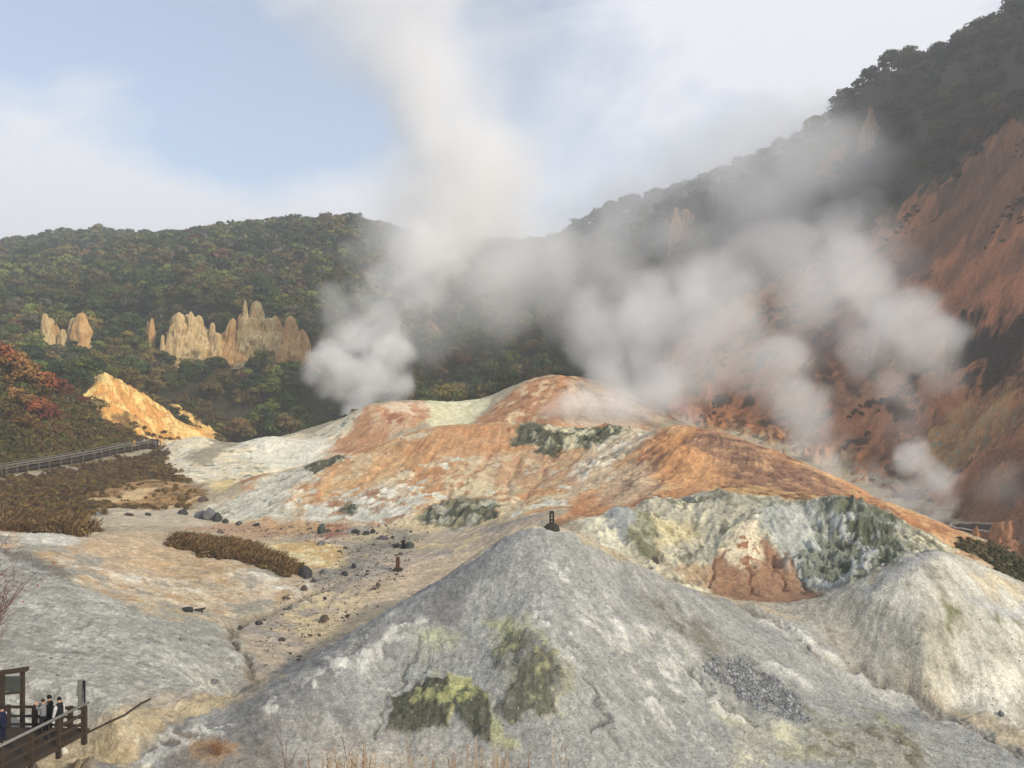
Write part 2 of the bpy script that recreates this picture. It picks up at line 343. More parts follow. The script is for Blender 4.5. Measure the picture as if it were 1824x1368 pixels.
# back mounds
m = region([(600,790),(640,745),(665,722),(760,716),(770,748),(720,768),(660,790),(640,815),(580,820)], (165,200), 1.2, 1.5); put(m, (206,148,104)); speck(m, (224,186,152), .3, NA, .4); speck(m, (180,110,78), .25, ST2, .8)
m = region([(600,795),(640,750),(665,738),(690,750),(700,780),(650,800),(615,812)], (165,200), 1, 1.2); put(m, (196,134,90), .7)
m = region([(680,720),(735,716),(735,738),(700,735)], (165,200), .8, 1); put(m, (228,196,164))
m = region([(762,716),(800,714),(875,712),(850,742),(800,758),(765,752)], (165,222), .8, .6); put(m, (226,216,178)); speck(m, (206,198,150), .3)
m = region([(845,745),(930,684),(1000,668),(1060,676),(1200,740),(1150,775),(1050,765),(900,755)], (165,210), 1.2, 1.2); put(m, (196,132,88)); speck(m, (222,182,138), .3, ST2, .7); speck(m, (150,98,66), .2, NB, .4)
m = region([(1020,680),(1130,700),(1200,745),(1130,775),(1000,750)], (165,210), 2, 1.5); put(m, (214,194,172), .7)
# mid mound
MM = region([(352,918),(430,878),(520,836),(600,814),(700,779),(760,759),(830,752),(960,757),(1110,756),(1170,768),(1210,760),(1150,860),(1060,915),(990,938),(930,930),(830,925),(700,942),(560,930),(480,932),(400,930)], (96,154), 1, 1)
put(MM, (206,160,114)); speck(MM, (198,136,86), .45, ST2, .9); speck(MM, (222,196,156), .38, NA, .4); speck(MM, (176,124,84), .16, NB, .4); speck(MM, (214,208,188), .12, fbm(X, Y, 3.5, 6, 97, .64), .12)
m = region([(352,918),(450,870),(520,838),(600,818),(560,850),(500,880),(520,925),(430,930)], (96,154), 1.2, 1.5); put(m, (192,186,166)); speck(m, (212,206,186), .4, ST2, .7); speck(m, (140,138,120), .12, ST1, .4)
m = region([(740,780),(800,758),(930,756),(1000,775),(950,800),(860,812),(780,815),(700,820)], (96,154), 1.5, 1.5); put(m, (202,138,86), .85)
m = region([(560,850),(640,820),(720,800),(740,830),(640,860),(590,880)], (96,154), 1.5, 2); put(m, (214,166,112), .7)
m = region([(520,900),(600,885),(690,870),(760,880),(740,910),(700,940),(600,930),(540,925)], (96,140), 1.5, 2); put(m, (200,196,178)); speck(m, (172,124,92), .3, NA, .35); speck(m, (216,208,190), .3)
m = region([(840,810),(1000,790),(1060,830),(1000,870),(900,880),(850,850)], (96,154), 3, 2); put(m, (190,156,124), .5)
m = region([(740,930),(780,895),(850,888),(890,905),(880,925),(800,945)], (96,130), 1, 1.2); CR1 = m; put(m, (124,122,96), .9); speck(m, (168,166,146), .4, NB, .3); speck(m, (84,86,66), .3, NCr, .4)
m = region([(900,768),(925,752),(985,752),(1060,760),(1130,756),(1160,770),(1120,790),(1060,795),(1000,805),(960,790)], (118,156), 1, 1.2); CR2 = m
put(m, (204,196,160), .8); speck(m, (92,96,72), .38, NCr, .3); speck(m, (200,130,76), .2, NA, .3)
m = region([(1040,850),(1048,820),(1090,805),(1130,800),(1100,820),(1070,840)], (105,140), .8, .8); CR3 = m; put(m, (128,126,100))
for qd in ([(912,792),(920,764),(958,758),(985,772),(960,790)], [(960,805),(968,782),(1000,776),(1005,806),(985,815)], [(1028,800),(1036,780),(1075,762),(1085,775),(1060,798)], [(600,915),(615,898),(640,902),(625,918)], [(540,835),(600,812),(610,820),(560,842)]):
    m = region(qd, (105,160), .4, .7, .4); CR3 = np.maximum(CR3, m); put(m, (104,104,82), .95); speck(m, (70,72,56), .4, NB, .3); speck(m, (160,156,130), .15, ST1, .3); speck(m, (86,86,66), .4, NCr, .4)
m = region([(1060,790),(1130,765),(1180,770),(1120,800),(1040,880),(990,890),(1030,830)], (100,140), 1.5, 1.5); put(m, (206,178,148), .7); speck(m, (220,206,184), .3, ST2, .6)
# dome
DM = region([(1000,925),(1040,880),(1120,830),(1170,768),(1210,757),(1250,762),(1300,775),(1400,809),(1500,854),(1600,904),(1700,943),(1824,1000),(2100,1130),(1824,1034),(1700,984),(1620,940),(1560,905),(1450,895),(1350,884),(1250,876),(1170,890),(1100,912),(1060,925)], (84,133), 1, 1)
put(DM, (196,134,86)); speck(DM, (172,112,74), .35, ST2, .6); speck(DM, (214,160,110), .3, NA, .5); speck(DM, (150,98,72), .1, NB, .3)
m = region([(1230,775),(1300,776),(1400,812),(1500,858),(1480,880),(1380,870),(1290,840)], (84,133), 2, 2); put(m, (148,106,86), .9); speck(m, (190,140,98), .2, NB, .4); speck(m, (122,84,66), .12, NB * -1, .3)
m = region([(1290,855),(1400,875),(1520,885),(1600,910),(1560,905),(1450,897),(1350,886),(1260,872)], (84,120), 1, 1); put(m, (206,160,100), .8); speck(m, (130,84,56), .3, NB, .3)
m = region([(1120,840),(1160,800),(1200,790),(1190,830),(1100,880),(1060,900)], (84,133), 1.2, 1.2); put(m, (146,96,72), .7)
m = region([(1085,850),(1130,820),(1190,830),(1180,870),(1120,895),(1070,900)], (88,133), 1.2, 1.2); put(m, (204,180,150), .6)
m = region([(1170,815),(1200,795),(1250,800),(1290,850),(1260,870),(1180,868)], (90,125), 1, 1); put(m, (212,150,94), .6)
m = region([(1180,780),(1215,765),(1225,800),(1215,850),(1150,850)], (84,133), 1.5, 1.2); put(m, (218,146,82), .7)
m = region([(1500,870),(1600,915),(1700,958),(1640,950),(1560,912)], (84,112), 1, 1); put(m, (176,108,62), .8)
m = region([(1700,962),(1780,975),(1824,1002),(2100,1120),(2100,1150),(1824,1032),(1745,1000),(1690,975)], (80,100), 1, 1.2); GB = m; put(m, (112,104,72)); speck(m, (84,86,58), .45, NB, .4)
# cliff band
CL = region([(1060,925),(1100,914),(1170,893),(1250,878),(1350,885),(1450,896),(1560,904),(1625,940),(1700,984),(1650,985),(1600,1005),(1560,1030),(1500,1056),(1300,1060),(1240,1052),(1180,1022),(1120,1002),(1060,960)], (73,97), .6, .8)
put(CL, (188,178,154)); speck(CL, (160,158,142), .4, NA, .8); speck(CL, (128,124,102), .22, NB, .4); speck(CL, (206,194,162), .2, ST1, .6); speck(CL, (186,140,104), .08, NA * 0 + fbm(X, Y, 4, 5, 88, .6), .3)
m = region([(1040,925),(1130,915),(1150,930),(1120,985),(1060,970)], (73,92), 1, 1); put(m, (212,206,180), .8)
m = region([(1080,925),(1120,912),(1140,955),(1110,965)], (73,92), .5, .6); put(m, (150,154,150))
m = region([(1130,920),(1160,915),(1185,1000),(1150,1000),(1125,965)], (73,92), .5, .6); put(m, (120,118,90)); speck(m, (160,156,130), .3)
m = region([(1170,930),(1230,930),(1240,960),(1180,975)], (73,92), .8, .8); put(m, (206,184,128), .6)
m = region([(1350,905),(1470,905),(1500,960),(1430,1010),(1400,1000),(1370,950)], (73,95), 1, 1); put(m, (176,178,168), .9)
m = region([(1440,960),(1480,900),(1540,905),(1590,925),(1610,965),(1590,1015),(1500,1058),(1420,1030),(1405,1005)], (73,95), .8, 1); CR4 = m
put(m, (124,128,112)); speck(m, (88,92,70), .4, NCr, .5); speck(m, (166,168,162), .3, NB, .3)
m = region([(1470,905),(1570,905),(1600,935),(1500,935)], (73,95), .8, .8); put(m, (92,96,66), .7)
m = region([(1335,945),(1395,990),(1420,1030),(1480,1056),(1440,1066),(1350,1072),(1270,1056),(1250,1030),(1290,990)], (70,88), .5, .5); put(m, (160,116,88)); ALC = m
m = region([(1180,1000),(1240,1005),(1270,1010),(1280,1055),(1230,1045)], (70,88), .5, .7); put(m, (186,150,116), .8)
m = region([(1310,935),(1350,925),(1362,1000),(1330,1022),(1290,985)], (72,90), .5, .6); put(m, (224,204,170)); speck(m, (160,104,74), .15, ST1, .3)
# pale right mound
RM = region([(1440,1066),(1500,1048),(1560,1020),(1600,1000),(1657,978),(1700,988),(1745,1005),(1824,1038),(2200,1180),(2200,1460),(1824,1330),(1720,1290),(1620,1238),(1530,1183),(1450,1118),(1370,1078)], (62,84), .8, .8)
put(RM, (176,172,158)); speck(RM, (198,194,180), .35, NA, .9); speck(RM, (168,160,142), .25, NB, .5); speck(RM, (152,148,134), .08, NB, .4)
m = region([(1370,1072),(1480,1065),(1560,1090),(1590,1150),(1600,1190),(1560,1205),(1500,1160),(1430,1110)], (60,80), 1.5, 1); put(m, (162,154,140), .9)
m = region([(1540,1160),(1610,1110),(1620,1180),(1590,1220),(1550,1200)], (60,80), 1.5, 1); put(m, (150,148,140), .8)
m = region([(1580,1010),(1640,985),(1700,985),(1660,1000),(1600,1030),(1540,1050)], (70,80), .8, .6); put(m, (150,150,150), .8)
m = region([(1640,1200),(1720,1180),(1824,1200),(1824,1290),(1720,1260)], (60,72), 1.5, 1.5); put(m, (216,210,194), .8)
m = region([(1600,1200),(1680,1210),(1740,1260),(1700,1275),(1620,1230)], (60,72), 1.5, 1.5); put(m, (156,146,124), .7)
m = region([(1720,1010),(1824,1045),(1824,1070),(1740,1035)], (70,84), 1, 1); put(m, (206,178,140), .6)
m = region([(1720,1070),(1824,1085),(1824,1110),(1760,1100)], (60,84), 1, .6); put(m, (166,170,172), .8)
for q in ([(1670,1080),(1700,1075),(1710,1100),(1675,1105)], [(1755,1100),(1778,1105),(1770,1118)], [(1800,1110),(1824,1112),(1824,1125)]):
    m = region(q, (60,84), .5, .5); put(m, (104,106,60), .9)
# dark cone
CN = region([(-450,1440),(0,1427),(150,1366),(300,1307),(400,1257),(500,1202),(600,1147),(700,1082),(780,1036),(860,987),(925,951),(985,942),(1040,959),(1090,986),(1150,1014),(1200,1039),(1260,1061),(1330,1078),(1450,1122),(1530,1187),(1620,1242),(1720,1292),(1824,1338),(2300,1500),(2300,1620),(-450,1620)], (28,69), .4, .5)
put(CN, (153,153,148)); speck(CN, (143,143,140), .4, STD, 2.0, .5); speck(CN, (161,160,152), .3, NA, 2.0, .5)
m = region([(300,1310),(500,1205),(700,1086),(860,990),(930,953),(880,1010),(780,1090),(640,1200),(480,1300),(300,1368)], (36,62), .8, 1.2); put(m, (124,124,122)); CNL = m  # left flank faces away from the sun; that shade is put into the colour
speck(CN, (184,182,172), .04, RL + .12 * NB, .1, .8); speck(CN, (120,119,114), .05, ST1 + .6 * NB / .4, .3, .6)
m = region([(600,1190),(700,1130),(740,1120),(700,1160),(630,1210)], (36,62), .8, 1); speck(m, (190,188,180), .3, NB + .3 * ST1, .3, .8)
m = region([(700,1120),(760,1100),(760,1130),(700,1150)], (36,62), .8, 1); speck(m, (190,188,180), .25, NB + .3 * ST1, .3, .8)
m = region([(980,1100),(1100,1080),(1180,1130),(1280,1220),(1380,1320),(1300,1368),(1180,1290),(1080,1200)], (36,66), 1.2, 1.5); speck(m, (182,179,166), .30, STD + .8 * NB / .4, .6, .7)
m = region([(1150,1080),(1250,1110),(1330,1200),(1460,1270),(1360,1270),(1240,1170)], (36,68), 1.2, 1.2); put(m, (138,134,124), .6); speck(m, (120,118,104), .4, NB, .3)
m = region([(1240,1190),(1330,1180),(1400,1230),(1420,1290),(1330,1270)], (36,68), 1, 1); speck(m, (104,104,102), .5, NF, .3); PEB = m
m = region([(1240,1230),(1330,1275),(1420,1330),(1480,1368),(1330,1368),(1290,1320)], (36,68), 1, 1.4); put(m, (170,166,146), .6); speck(m, (196,190,160), .3, NB, .4)
m = region([(1420,1290),(1560,1270),(1660,1320),(1700,1368),(1400,1368)], (36,66), 1.5, 1.6); put(m, (158,152,132), .7); speck(m, (160,160,118), .3, NA, .4); speck(m, (116,110,90), .2, NB, .3)
m = region([(1340,1090),(1420,1110),(1530,1190),(1640,1260),(1720,1300),(1560,1230),(1420,1140)], (40,70), .8, .6); speck(m, (186,184,174), .3, STD + .8 * NB / .4, .6, .8)
m = region([(860,1090),(930,1110),(980,1180),(1000,1260),(960,1250),(900,1150)], (36,60), .8, 1); put(m, (176,174,118), .8)
m = region([(740,1150),(800,1110),(810,1140),(750,1190)], (36,60), 1, 1); put(m, (168,170,128), .7)
m = region([(900,1130),(950,1130),(995,1190),(995,1265),(930,1270),(900,1250),(925,1200),(880,1175)], (36,60), .2, .6, .4); put(m, (90,88,78), .85); speck(m, (128,128,118), .35, NB, .4); speck(m, (150,148,108), .10, NF, .4); CR5 = m
m = region([(880,1230),(930,1280),(935,1310),(890,1320),(860,1260)], (36,60), .5, .8); put(m, (184,182,112), .6)
m = region([(800,1195),(830,1215),(815,1260),(790,1290),(800,1240)], (36,60), .2, .4); put(m, (186,182,104), .8)
m = region([(695,1300),(710,1240),(760,1205),(805,1205),(815,1240),(790,1290),(740,1305)], (36,60), .15, .35, .25); put(m, (88,88,72)); speck(m, (140,138,92), .18, NB, .3); CR6 = m
m = region([(808,1230),(830,1220),(870,1232),(885,1260),(880,1320),(830,1300),(810,1260)], (36,60), .15, .35, .25); put(m, (92,92,76)); speck(m, (150,148,92), .15, NB, .2); CR6 = np.maximum(CR6, m)
m = region([(150,1400),(300,1335),(470,1300),(530,1340),(500,1430),(150,1450)], (34,46), 1, 1.2); put(m, (124,114,104), .7)
m = region([(320,1335),(360,1325),(425,1322),(430,1345),(350,1360)], (34,46), .4, .6); put(m, (166,120,78), .7)
m = region([(560,1290),(700,1310),(900,1330),(900,1450),(500,1450)], (34,46), 2, 1); put(m, (176,164,146), .6)
# tan strip between boardwalk and cone
m = region([(110,1366),(230,1300),(330,1250),(450,1222),(500,1206),(380,1268),(250,1330),(150,1366),(60,1400)], (36,52), .5, .5); put(m, (184,160,126), .9)
# right mountain
RS_ = region([(1540,420),(1600,380),(1680,330),(1740,270),(1824,220),(2260,-60),(2260,1000),(1824,990),(1700,940),(1560,850),(1440,800),(1300,760),(1160,740),(1180,640),(1280,560),(1400,500)], (95,330), 4, 6, 2)
NR_ = fbm(X, Y, 22, 6, 95, .6); put(RS_, (182,112,70)); speck(RS_, (140,88,60), .35, NR_, .5); speck(RS_, (184,116,72), .25, ST2, .9); speck(RS_, (92,66,50), .2, NA, .3)
m = region([(1620,500),(1700,450),(1824,400),(1824,560),(1700,590),(1600,600)], (95,300), 4, 4); put(m, (196,114,68), .7)
m = region([(1700,330),(1824,230),(2100,100),(2100,330),(1824,400),(1720,430),(1600,520),(1580,470)], (95,330), 4, 6, 2); put(m, (124,82,60), .7)
m = region([(1680,590),(1740,575),(1824,560),(1824,700),(1760,690),(1700,640)], (140,240), 2, 2.5, 1.5); put(m, (44,38,34), .97); CR7 = m
m = region([(1640,800),(1700,740),(1800,700),(1824,740),(1760,790),(1700,850),(1650,860)], (110,200), 3, 3); put(m, (204,150,92), .75); speck(m, (150,150,120), .15)
m = region([(1700,880),(1824,850),(1824,985),(1700,935)], (100,170), 3, 3); put(m, (128,94,70), .7)
SC = {'cn': CN}
FX = ((PXC < 168) & (Y > 194)).astype(float) * (1 - YS); put(FX, (84, 76, 50)); far = np.maximum(far, FX)
veg_dark = far * (1 - RS_) * (1 - YS)
veg_shrub = np.maximum(VEG1, VEG2)

# relief: rills, crags, pebbly roughness
near = sstep(33, 40, Y) * (1 - sstep(260, 330, Y))
gz = np.sqrt(np.gradient(Z, rows, axis=0) ** 2 + np.gradient(Z, U, axis=1) ** 2) / Y
slope = np.clip(gz, 0, 1.2)
crag = np.clip(CR1 + CR2 * .9 + CR3 + CR4 * 1.2 + CR7 * 3 + CL * .7, 0, 2) * (1 - .85 * ALC)
Z = Z + near * (.05 * STD + .045 * ST1) * (1 - .6 * CN - .65 * RM) * (.3 + slope) * (1 + 1.2 * DM + 1.2 * MM + 1.0 * RS_)
Z = Z + near * .016 * ST0 * (Y < 120)
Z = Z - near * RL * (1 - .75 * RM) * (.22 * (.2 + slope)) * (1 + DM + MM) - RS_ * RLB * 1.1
Z = Z + near * (.28 * NA * (1 - .82 * CN) * (1 - .5 * RM) * (1 - .5 * GS) + .10 * NB + .035 * NF * (1 + 2 * PEB))
Z = Z + near * crag * (.26 * fbm(X, Y, 2.6, 4, 30) + .17 * fbm(X, Y, .9, 4, 31, .6, ridged=True) + .07 * ST1)
Z = Z + RS_ * (3.2 * fbm(X, Y, 24, 7, 41, .58, ridged=True))
Z = Z + CR6 * (.14 + .14 * fbm(X, Y, 1.1, 5, 33, .6) + .10 * fbm(X, Y, .35, 3, 34)) + CR5 * (.05 + .12 * fbm(X, Y, .9, 5, 35, .62))
Z = Z + YS * (.9 * fbm(X, Y, 4, 4, 61, ridged=True) + .12 * ST1)
for (px, py, hgt, rad, yr) in ((480,800,2.6,6.5,(150,220)),(335,800,2.2,7,(150,220)),(395,868,1.1,3.4,(120,165)),(450,862,1.0,4,(120,165)),(400,815,1.4,6,(150,200)),(560,800,1.2,6,(150,210)),(1210,812,1.3,3,(100,130)),(1110,925,1.2,1.7,(70,95)),(1155,935,1.0,1.5,(70,95)),
                               (1175,900,.8,2.5,(80,105)),(1290,893,.9,2.4,(80,100)),(1500,915,1.4,3,(80,100)),(430,1025,.6,4,(60,100)),(330,1010,.5,4,(60,100)),(560,985,.7,4,(80,110)),(1600,1150,.5,2.5,(60,75)),(1780,1120,.6,2.5,(60,80)),(850,915,1.2,4,(95,125))):
    hp = hit_on(Z0, px, py); hy = min(max(hp[1], yr[0]), yr[1]); hx = (px - 912) / F * hy
    Z = Z + hgt * np.exp(-(((X - hx) ** 2 + (Y - hy) ** 2) / rad ** 2) ** 1.2)
# stream channel, gully creases
def groove(pts, depth, w, yr=(0, 1e9), rgb=None, brk=None, k=.85):
    global Z
    O = outline(pts, yr); d2 = np.full(Y.shape, 1e9); px = UU + WX2 * .35 / Y + WX * .3 / Y; py = LL + WY2 * .35 / Y + WY * .3 / Y
    for (ax, ay), (bx, by) in zip(O[:-1], O[1:]):
        ex, ey = bx - ax, by - ay
        t = np.clip(((px - ax) * ex + (py - ay) * ey) / max(ex * ex + ey * ey, 1e-12), 0, 1)
        d2 = np.minimum(d2, (px - ax - t * ex) ** 2 + (py - ay - t * ey) ** 2)
    m = np.exp(-d2 * Y * Y / (w * w)); Z = Z - depth * m
    if rgb is not None: put(np.clip(m * 1.2, 0, 1) * (1 if brk is None else sstep(brk - .12, brk + .12, NB + .5 * NF)), rgb, k)
groove([(620,1030),(560,1060),(470,1090),(405,1112),(400,1128),(430,1160),(450,1190),(460,1215)], .45, .35, (45,110), (120,108,92))
groove([(1330,1080),(1400,1115),(1450,1160),(1530,1188),(1560,1215),(1620,1243),(1720,1295),(1824,1345)], .4, .35, (45,72), (128,120,108))
groove([(1035,1210),(1060,1240),(1075,1270),(1060,1300)], .18, .13, (36,66), (100,100,98))
groove([(1220,1180),(1240,1210),(1300,1260),(1350,1300)], .3, .2, (36,66), (120,118,110))
groove([(670,1310),(700,1240),(740,1180),(745,1140)], .12, .10, (36,66), (122,122,112))
groove([(1150,1030),(1220,1090),(1330,1150)], .25, .2, (36,68), (128,126,122))
groove([(1300,985),(1275,1010),(1265,1045)], .15, .16, (70,90), (112,70,50))
groove([(1375,985),(1385,1010),(1400,1050)], .18, .18, (70,90), (100,64,46))
groove([(1400,985),(1415,1015),(1440,1050)], .18, .18, (70,90), (100,64,46))
groove([(1340,1010),(1330,1040),(1340,1062)], .14, .15, (70,90), (112,70,50))
for pts in ([(612,1198),(660,1165),(712,1130),(745,1112)], [(560,1225),(600,1200),(640,1180)], [(700,1128),(735,1110)], [(955,1085),(985,1120),(1010,1150),(1030,1200)], [(1085,1085),(1115,1150),(1160,1225),(1190,1290)], [(1130,1090),(1175,1140),(1235,1215),(1300,1275),(1380,1340)],
            [(1345,1090),(1420,1125),(1500,1170)], [(1365,1165),(1395,1195),(1430,1215)], [(1000,1010),(1020,1080),(1060,1120)], [(480,1265),(520,1245),(560,1215)], [(1180,1180),(1210,1250),(1260,1330)], [(250,1345),(330,1318),(400,1290)]):
    groove(pts, .0, .55, (36, 70), (198, 196, 186), .12, .75)
for pts in ([(1215,785),(1180,815),(1120,862),(1050,900),(990,935)], [(1225,800),(1190,840),(1140,885)]): groove(pts, .35, .8, (86, 133), (138, 92, 68), -.3, .6)
for pts in ([(880,800),(850,840),(800,880),(755,905)], [(930,810),(905,850),(900,890)], [(700,815),(660,850),(600,880)], [(1000,800),(960,850),(930,890)], [(780,800),(740,850),(700,900)]): groove(pts, .3, .6, (96, 154), (172, 116, 80), -.1, .6)
for pts in ([(1240,800),(1330,830),(1420,870)], [(1260,790),(1380,820),(1500,872),(1600,918)], [(1290,860),(1400,880),(1500,890)], [(1330,868),(1450,884),(1560,902)]): groove(pts, .12, .5, (84, 128), (120, 80, 60), -.05, .6)
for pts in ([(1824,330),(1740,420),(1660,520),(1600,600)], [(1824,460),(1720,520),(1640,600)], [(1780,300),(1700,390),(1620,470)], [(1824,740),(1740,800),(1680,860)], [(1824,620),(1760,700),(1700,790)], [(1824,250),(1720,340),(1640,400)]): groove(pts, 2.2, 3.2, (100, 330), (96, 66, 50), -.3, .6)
groove([(60,1420),(130,1372),(210,1352),(300,1320)], .2, .2, (34,46))

hb_ = hit_on(Z0, 1748, 945); fl_ = np.exp(-(((X - hb_[0] - 1) / 8) ** 2 + ((Y - hb_[1]) / 9) ** 2) ** 2); Z = Z * (1 - fl_) + (hb_[2] + (Y - hb_[1]) * .05) * fl_
# fine colour variation that belongs to the soil itself
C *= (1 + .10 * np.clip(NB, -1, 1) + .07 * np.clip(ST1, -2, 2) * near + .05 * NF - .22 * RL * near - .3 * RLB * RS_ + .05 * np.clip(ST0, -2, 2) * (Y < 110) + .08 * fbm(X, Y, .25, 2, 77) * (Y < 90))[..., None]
Lm = (C @ np.array([.3, .55, .15]))[..., None]; SATN = .80 + .12 * YS[..., None]
C = Lm + (C - Lm) * SATN
satm = np.clip((C[..., 0] - C[..., 2]) / (C[..., 0] + 1e-4), 0, 1)[..., None]
C = C * (1 + satm * np.array([-.02, .045, -.12]))
C = np.clip(C, .004, .85)

nr, nc = Y.shape
me = bpy.data.meshes.new('ground')
co = np.stack([X, Y, Z], -1).reshape(-1, 3).astype(np.float32)
me.vertices.add(nr * nc); me.vertices.foreach_set('co', co.ravel())
idx = np.arange(nr * nc).reshape(nr, nc)
q = np.stack([idx[:-1, :-1], idx[:-1, 1:], idx[1:, 1:], idx[1:, :-1]], -1).reshape(-1, 4).astype(np.int32)
me.loops.add(q.size); me.loops.foreach_set('vertex_index', q.ravel())
me.polygons.add(len(q)); me.polygons.foreach_set('loop_start', np.arange(0, q.size, 4, dtype=np.int32))
me.update(calc_edges=True)
me.polygons.foreach_set('use_smooth', np.ones(len(q), bool))
at = me.attributes.new('soil', 'FLOAT_COLOR', 'POINT')
at.data.foreach_set('color', np.concatenate([C.reshape(-1, 3), np.ones((nr * nc, 1))], 1).astype(np.float32).ravel())

# ------------------------------------------------------------------ materials
def mat(name):
    m = bpy.data.materials.new(name); m.use_nodes = True
    return m, m.node_tree.nodes, m.node_tree.links, m.node_tree.nodes['Principled BSDF']
def ground_mat():
    m, n, l, b = mat('mineral_soil')
    a = n.new('ShaderNodeAttribute'); a.attribute_name = 'soil'
    t = n.new('ShaderNodeTexCoord')
    n1 = n.new('ShaderNodeTexNoise'); n1.inputs['Scale'].default_value = 2.6; n1.inputs['Detail'].default_value = 8; n1.inputs['Roughness'].default_value = .72
    l.new(t.outputs['Object'], n1.inputs['Vector'])
    n2 = n.new('ShaderNodeTexNoise'); n2.inputs['Scale'].default_value = .55; n2.inputs['Detail'].default_value = 6; n2.inputs['Roughness'].default_value = .6
    l.new(t.outputs['Object'], n2.inputs['Vector'])
    r1 = n.new('ShaderNodeMapRange'); r1.inputs[1].default_value = .3; r1.inputs[2].default_value = .7; r1.inputs[3].default_value = .76; r1.inputs[4].default_value = 1.24
    l.new(n1.outputs['Fac'], r1.inputs[0])
    r2 = n.new('ShaderNodeMapRange'); r2.inputs[1].default_value = .35; r2.inputs[2].default_value = .65; r2.inputs[3].default_value = .9; r2.inputs[4].default_value = 1.1
    l.new(n2.outputs['Fac'], r2.inputs[0])
    mm = n.new('ShaderNodeMath'); mm.operation = 'MULTIPLY'; l.new(r1.outputs[0], mm.inputs[0]); l.new(r2.outputs[0], mm.inputs[1])
    vo = n.new('ShaderNodeTexVoronoi'); vo.inputs['Scale'].default_value = 6.5; l.new(t.outputs['Object'], vo.inputs['Vector'])
    vo2 = n.new('ShaderNodeTexVoronoi'); vo2.inputs['Scale'].default_value = 15.0; l.new(t.outputs['Object'], vo2.inputs['Vector'])
    for vv, lo_, hi_ in ((vo, .84, 1.16), (vo2, .86, 1.14)):
        sx = n.new('ShaderNodeSeparateColor'); l.new(vv.outputs['Color'], sx.inputs[0])
        rr = n.new('ShaderNodeMapRange'); rr.inputs[3].default_value = lo_; rr.inputs[4].default_value = hi_; l.new(sx.outputs[0], rr.inputs[0])
        m2 = n.new('ShaderNodeMath'); m2.operation = 'MULTIPLY'; l.new(mm.outputs[0], m2.inputs[0]); l.new(rr.outputs[0], m2.inputs[1]); mm = m2
    vm = n.new('ShaderNodeVectorMath'); vm.operation = 'SCALE'; l.new(a.outputs['Color'], vm.inputs[0]); l.new(mm.outputs[0], vm.inputs['Scale'])
    l.new(vm.outputs[0], b.inputs['Base Color'])
    b.inputs['Roughness'].default_value = .95; b.inputs['Specular IOR Level'].default_value = .15
    bp = n.new('ShaderNodeBump'); bp.inputs['Strength'].default_value = .9; bp.inputs['Distance'].default_value = .14
    hs = n.new('ShaderNodeMath'); hs.operation = 'MULTIPLY_ADD'; hs.inputs[1].default_value = -.35; l.new(vo.outputs['Distance'], hs.inputs[0]); l.new(n1.outputs['Fac'], hs.inputs[2])
    l.new(hs.outputs[0], bp.inputs['Height']); l.new(bp.outputs[0], b.inputs['Normal'])
    return m
me.materials.append(ground_mat())
# the bank under and behind the viewer
bx, by = np.meshgrid(np.linspace(-70, 70, 60), np.linspace(-60, 5.9, 40), indexing='ij')
bz = -7.6 + 5.8 * sstep(5.9, -2, by) + .3 * fbm(bx, by, 4, 4, 8) * sstep(5.9, 3, by)
mb_ = bpy.data.meshes.new('terrain'); ib = np.arange(bx.size).reshape(bx.shape)
mb_.from_pydata(np.stack([bx, by, bz], -1).reshape(-1, 3).tolist(), [], np.stack([ib[:-1, :-1], ib[1:, :-1], ib[1:, 1:], ib[:-1, 1:]], -1).reshape(-1, 4).tolist())
ab = mb_.attributes.new('soil', 'FLOAT_COLOR', 'POINT'); ab.data.foreach_set('color', np.tile([.16, .13, .08, 1.0], bx.size)); mb_.materials.append(me.materials[0])
bank = bpy.data.objects.new('terrain', mb_); S.collection.objects.link(bank); bank['kind'] = 'structure'
ground = bpy.data.objects.new('ground', me); S.collection.objects.link(ground); ground['kind'] = 'structure'

def hit(px, py): return hit_on(Z, px, py)
def zat(x, y):
    u = x / y; l = math.log(y); fj = min(max((u - U[0]) / (U[1] - U[0]), 0), nc - 1.001); j = int(fj); b = fj - j
    k = min(max(int(np.searchsorted(rows, l)) - 1, 0), nr - 2); a = (l - rows[k]) / (rows[k + 1] - rows[k]); a = min(max(a, 0), 1)
    return float((Z[k, j] * (1 - b) + Z[k, j + 1] * b) * (1 - a) + (Z[k + 1, j] * (1 - b) + Z[k + 1, j + 1] * b) * a)
# ------------------------------------------------------------------ object helpers
def link(o): S.collection.objects.link(o); return o
def tag(o, label=None, cat=None, group=None, kind=None):
    if label: o['label'] = label
    if cat: o['category'] = cat
    if group: o['group'] = group
    if kind: o['kind'] = kind
    return o
def empty(name, loc, rz=0):
    o = bpy.data.objects.new(name, None); o.location = loc; o.rotation_euler = (0, 0, rz); o.empty_display_size = .3; return link(o)
def mesh_np(name, V, Fc, col=None, smooth=False, attr='leaf'):
    """V (n,3); Fc (m,k) with one k"""
    me = bpy.data.meshes.new(name); V = np.asarray(V, np.float32); Fc = np.asarray(Fc, np.int32); k = Fc.shape[1]
    me.vertices.add(len(V)); me.vertices.foreach_set('co', V.ravel())
    me.loops.add(Fc.size); me.loops.foreach_set('vertex_index', Fc.ravel())
    me.polygons.add(len(Fc)); me.polygons.foreach_set('loop_start', np.arange(0, Fc.size, k, dtype=np.int32))
    me.update(calc_edges=True)
    if smooth: me.polygons.foreach_set('use_smooth', np.ones(len(Fc), bool))
    if col is not None:
        at = me.attributes.new(attr, 'FLOAT_COLOR', 'POINT')
        at.data.foreach_set('color', np.concatenate([col, np.ones((len(col), 1))], 1).astype(np.float32).ravel())
    return me
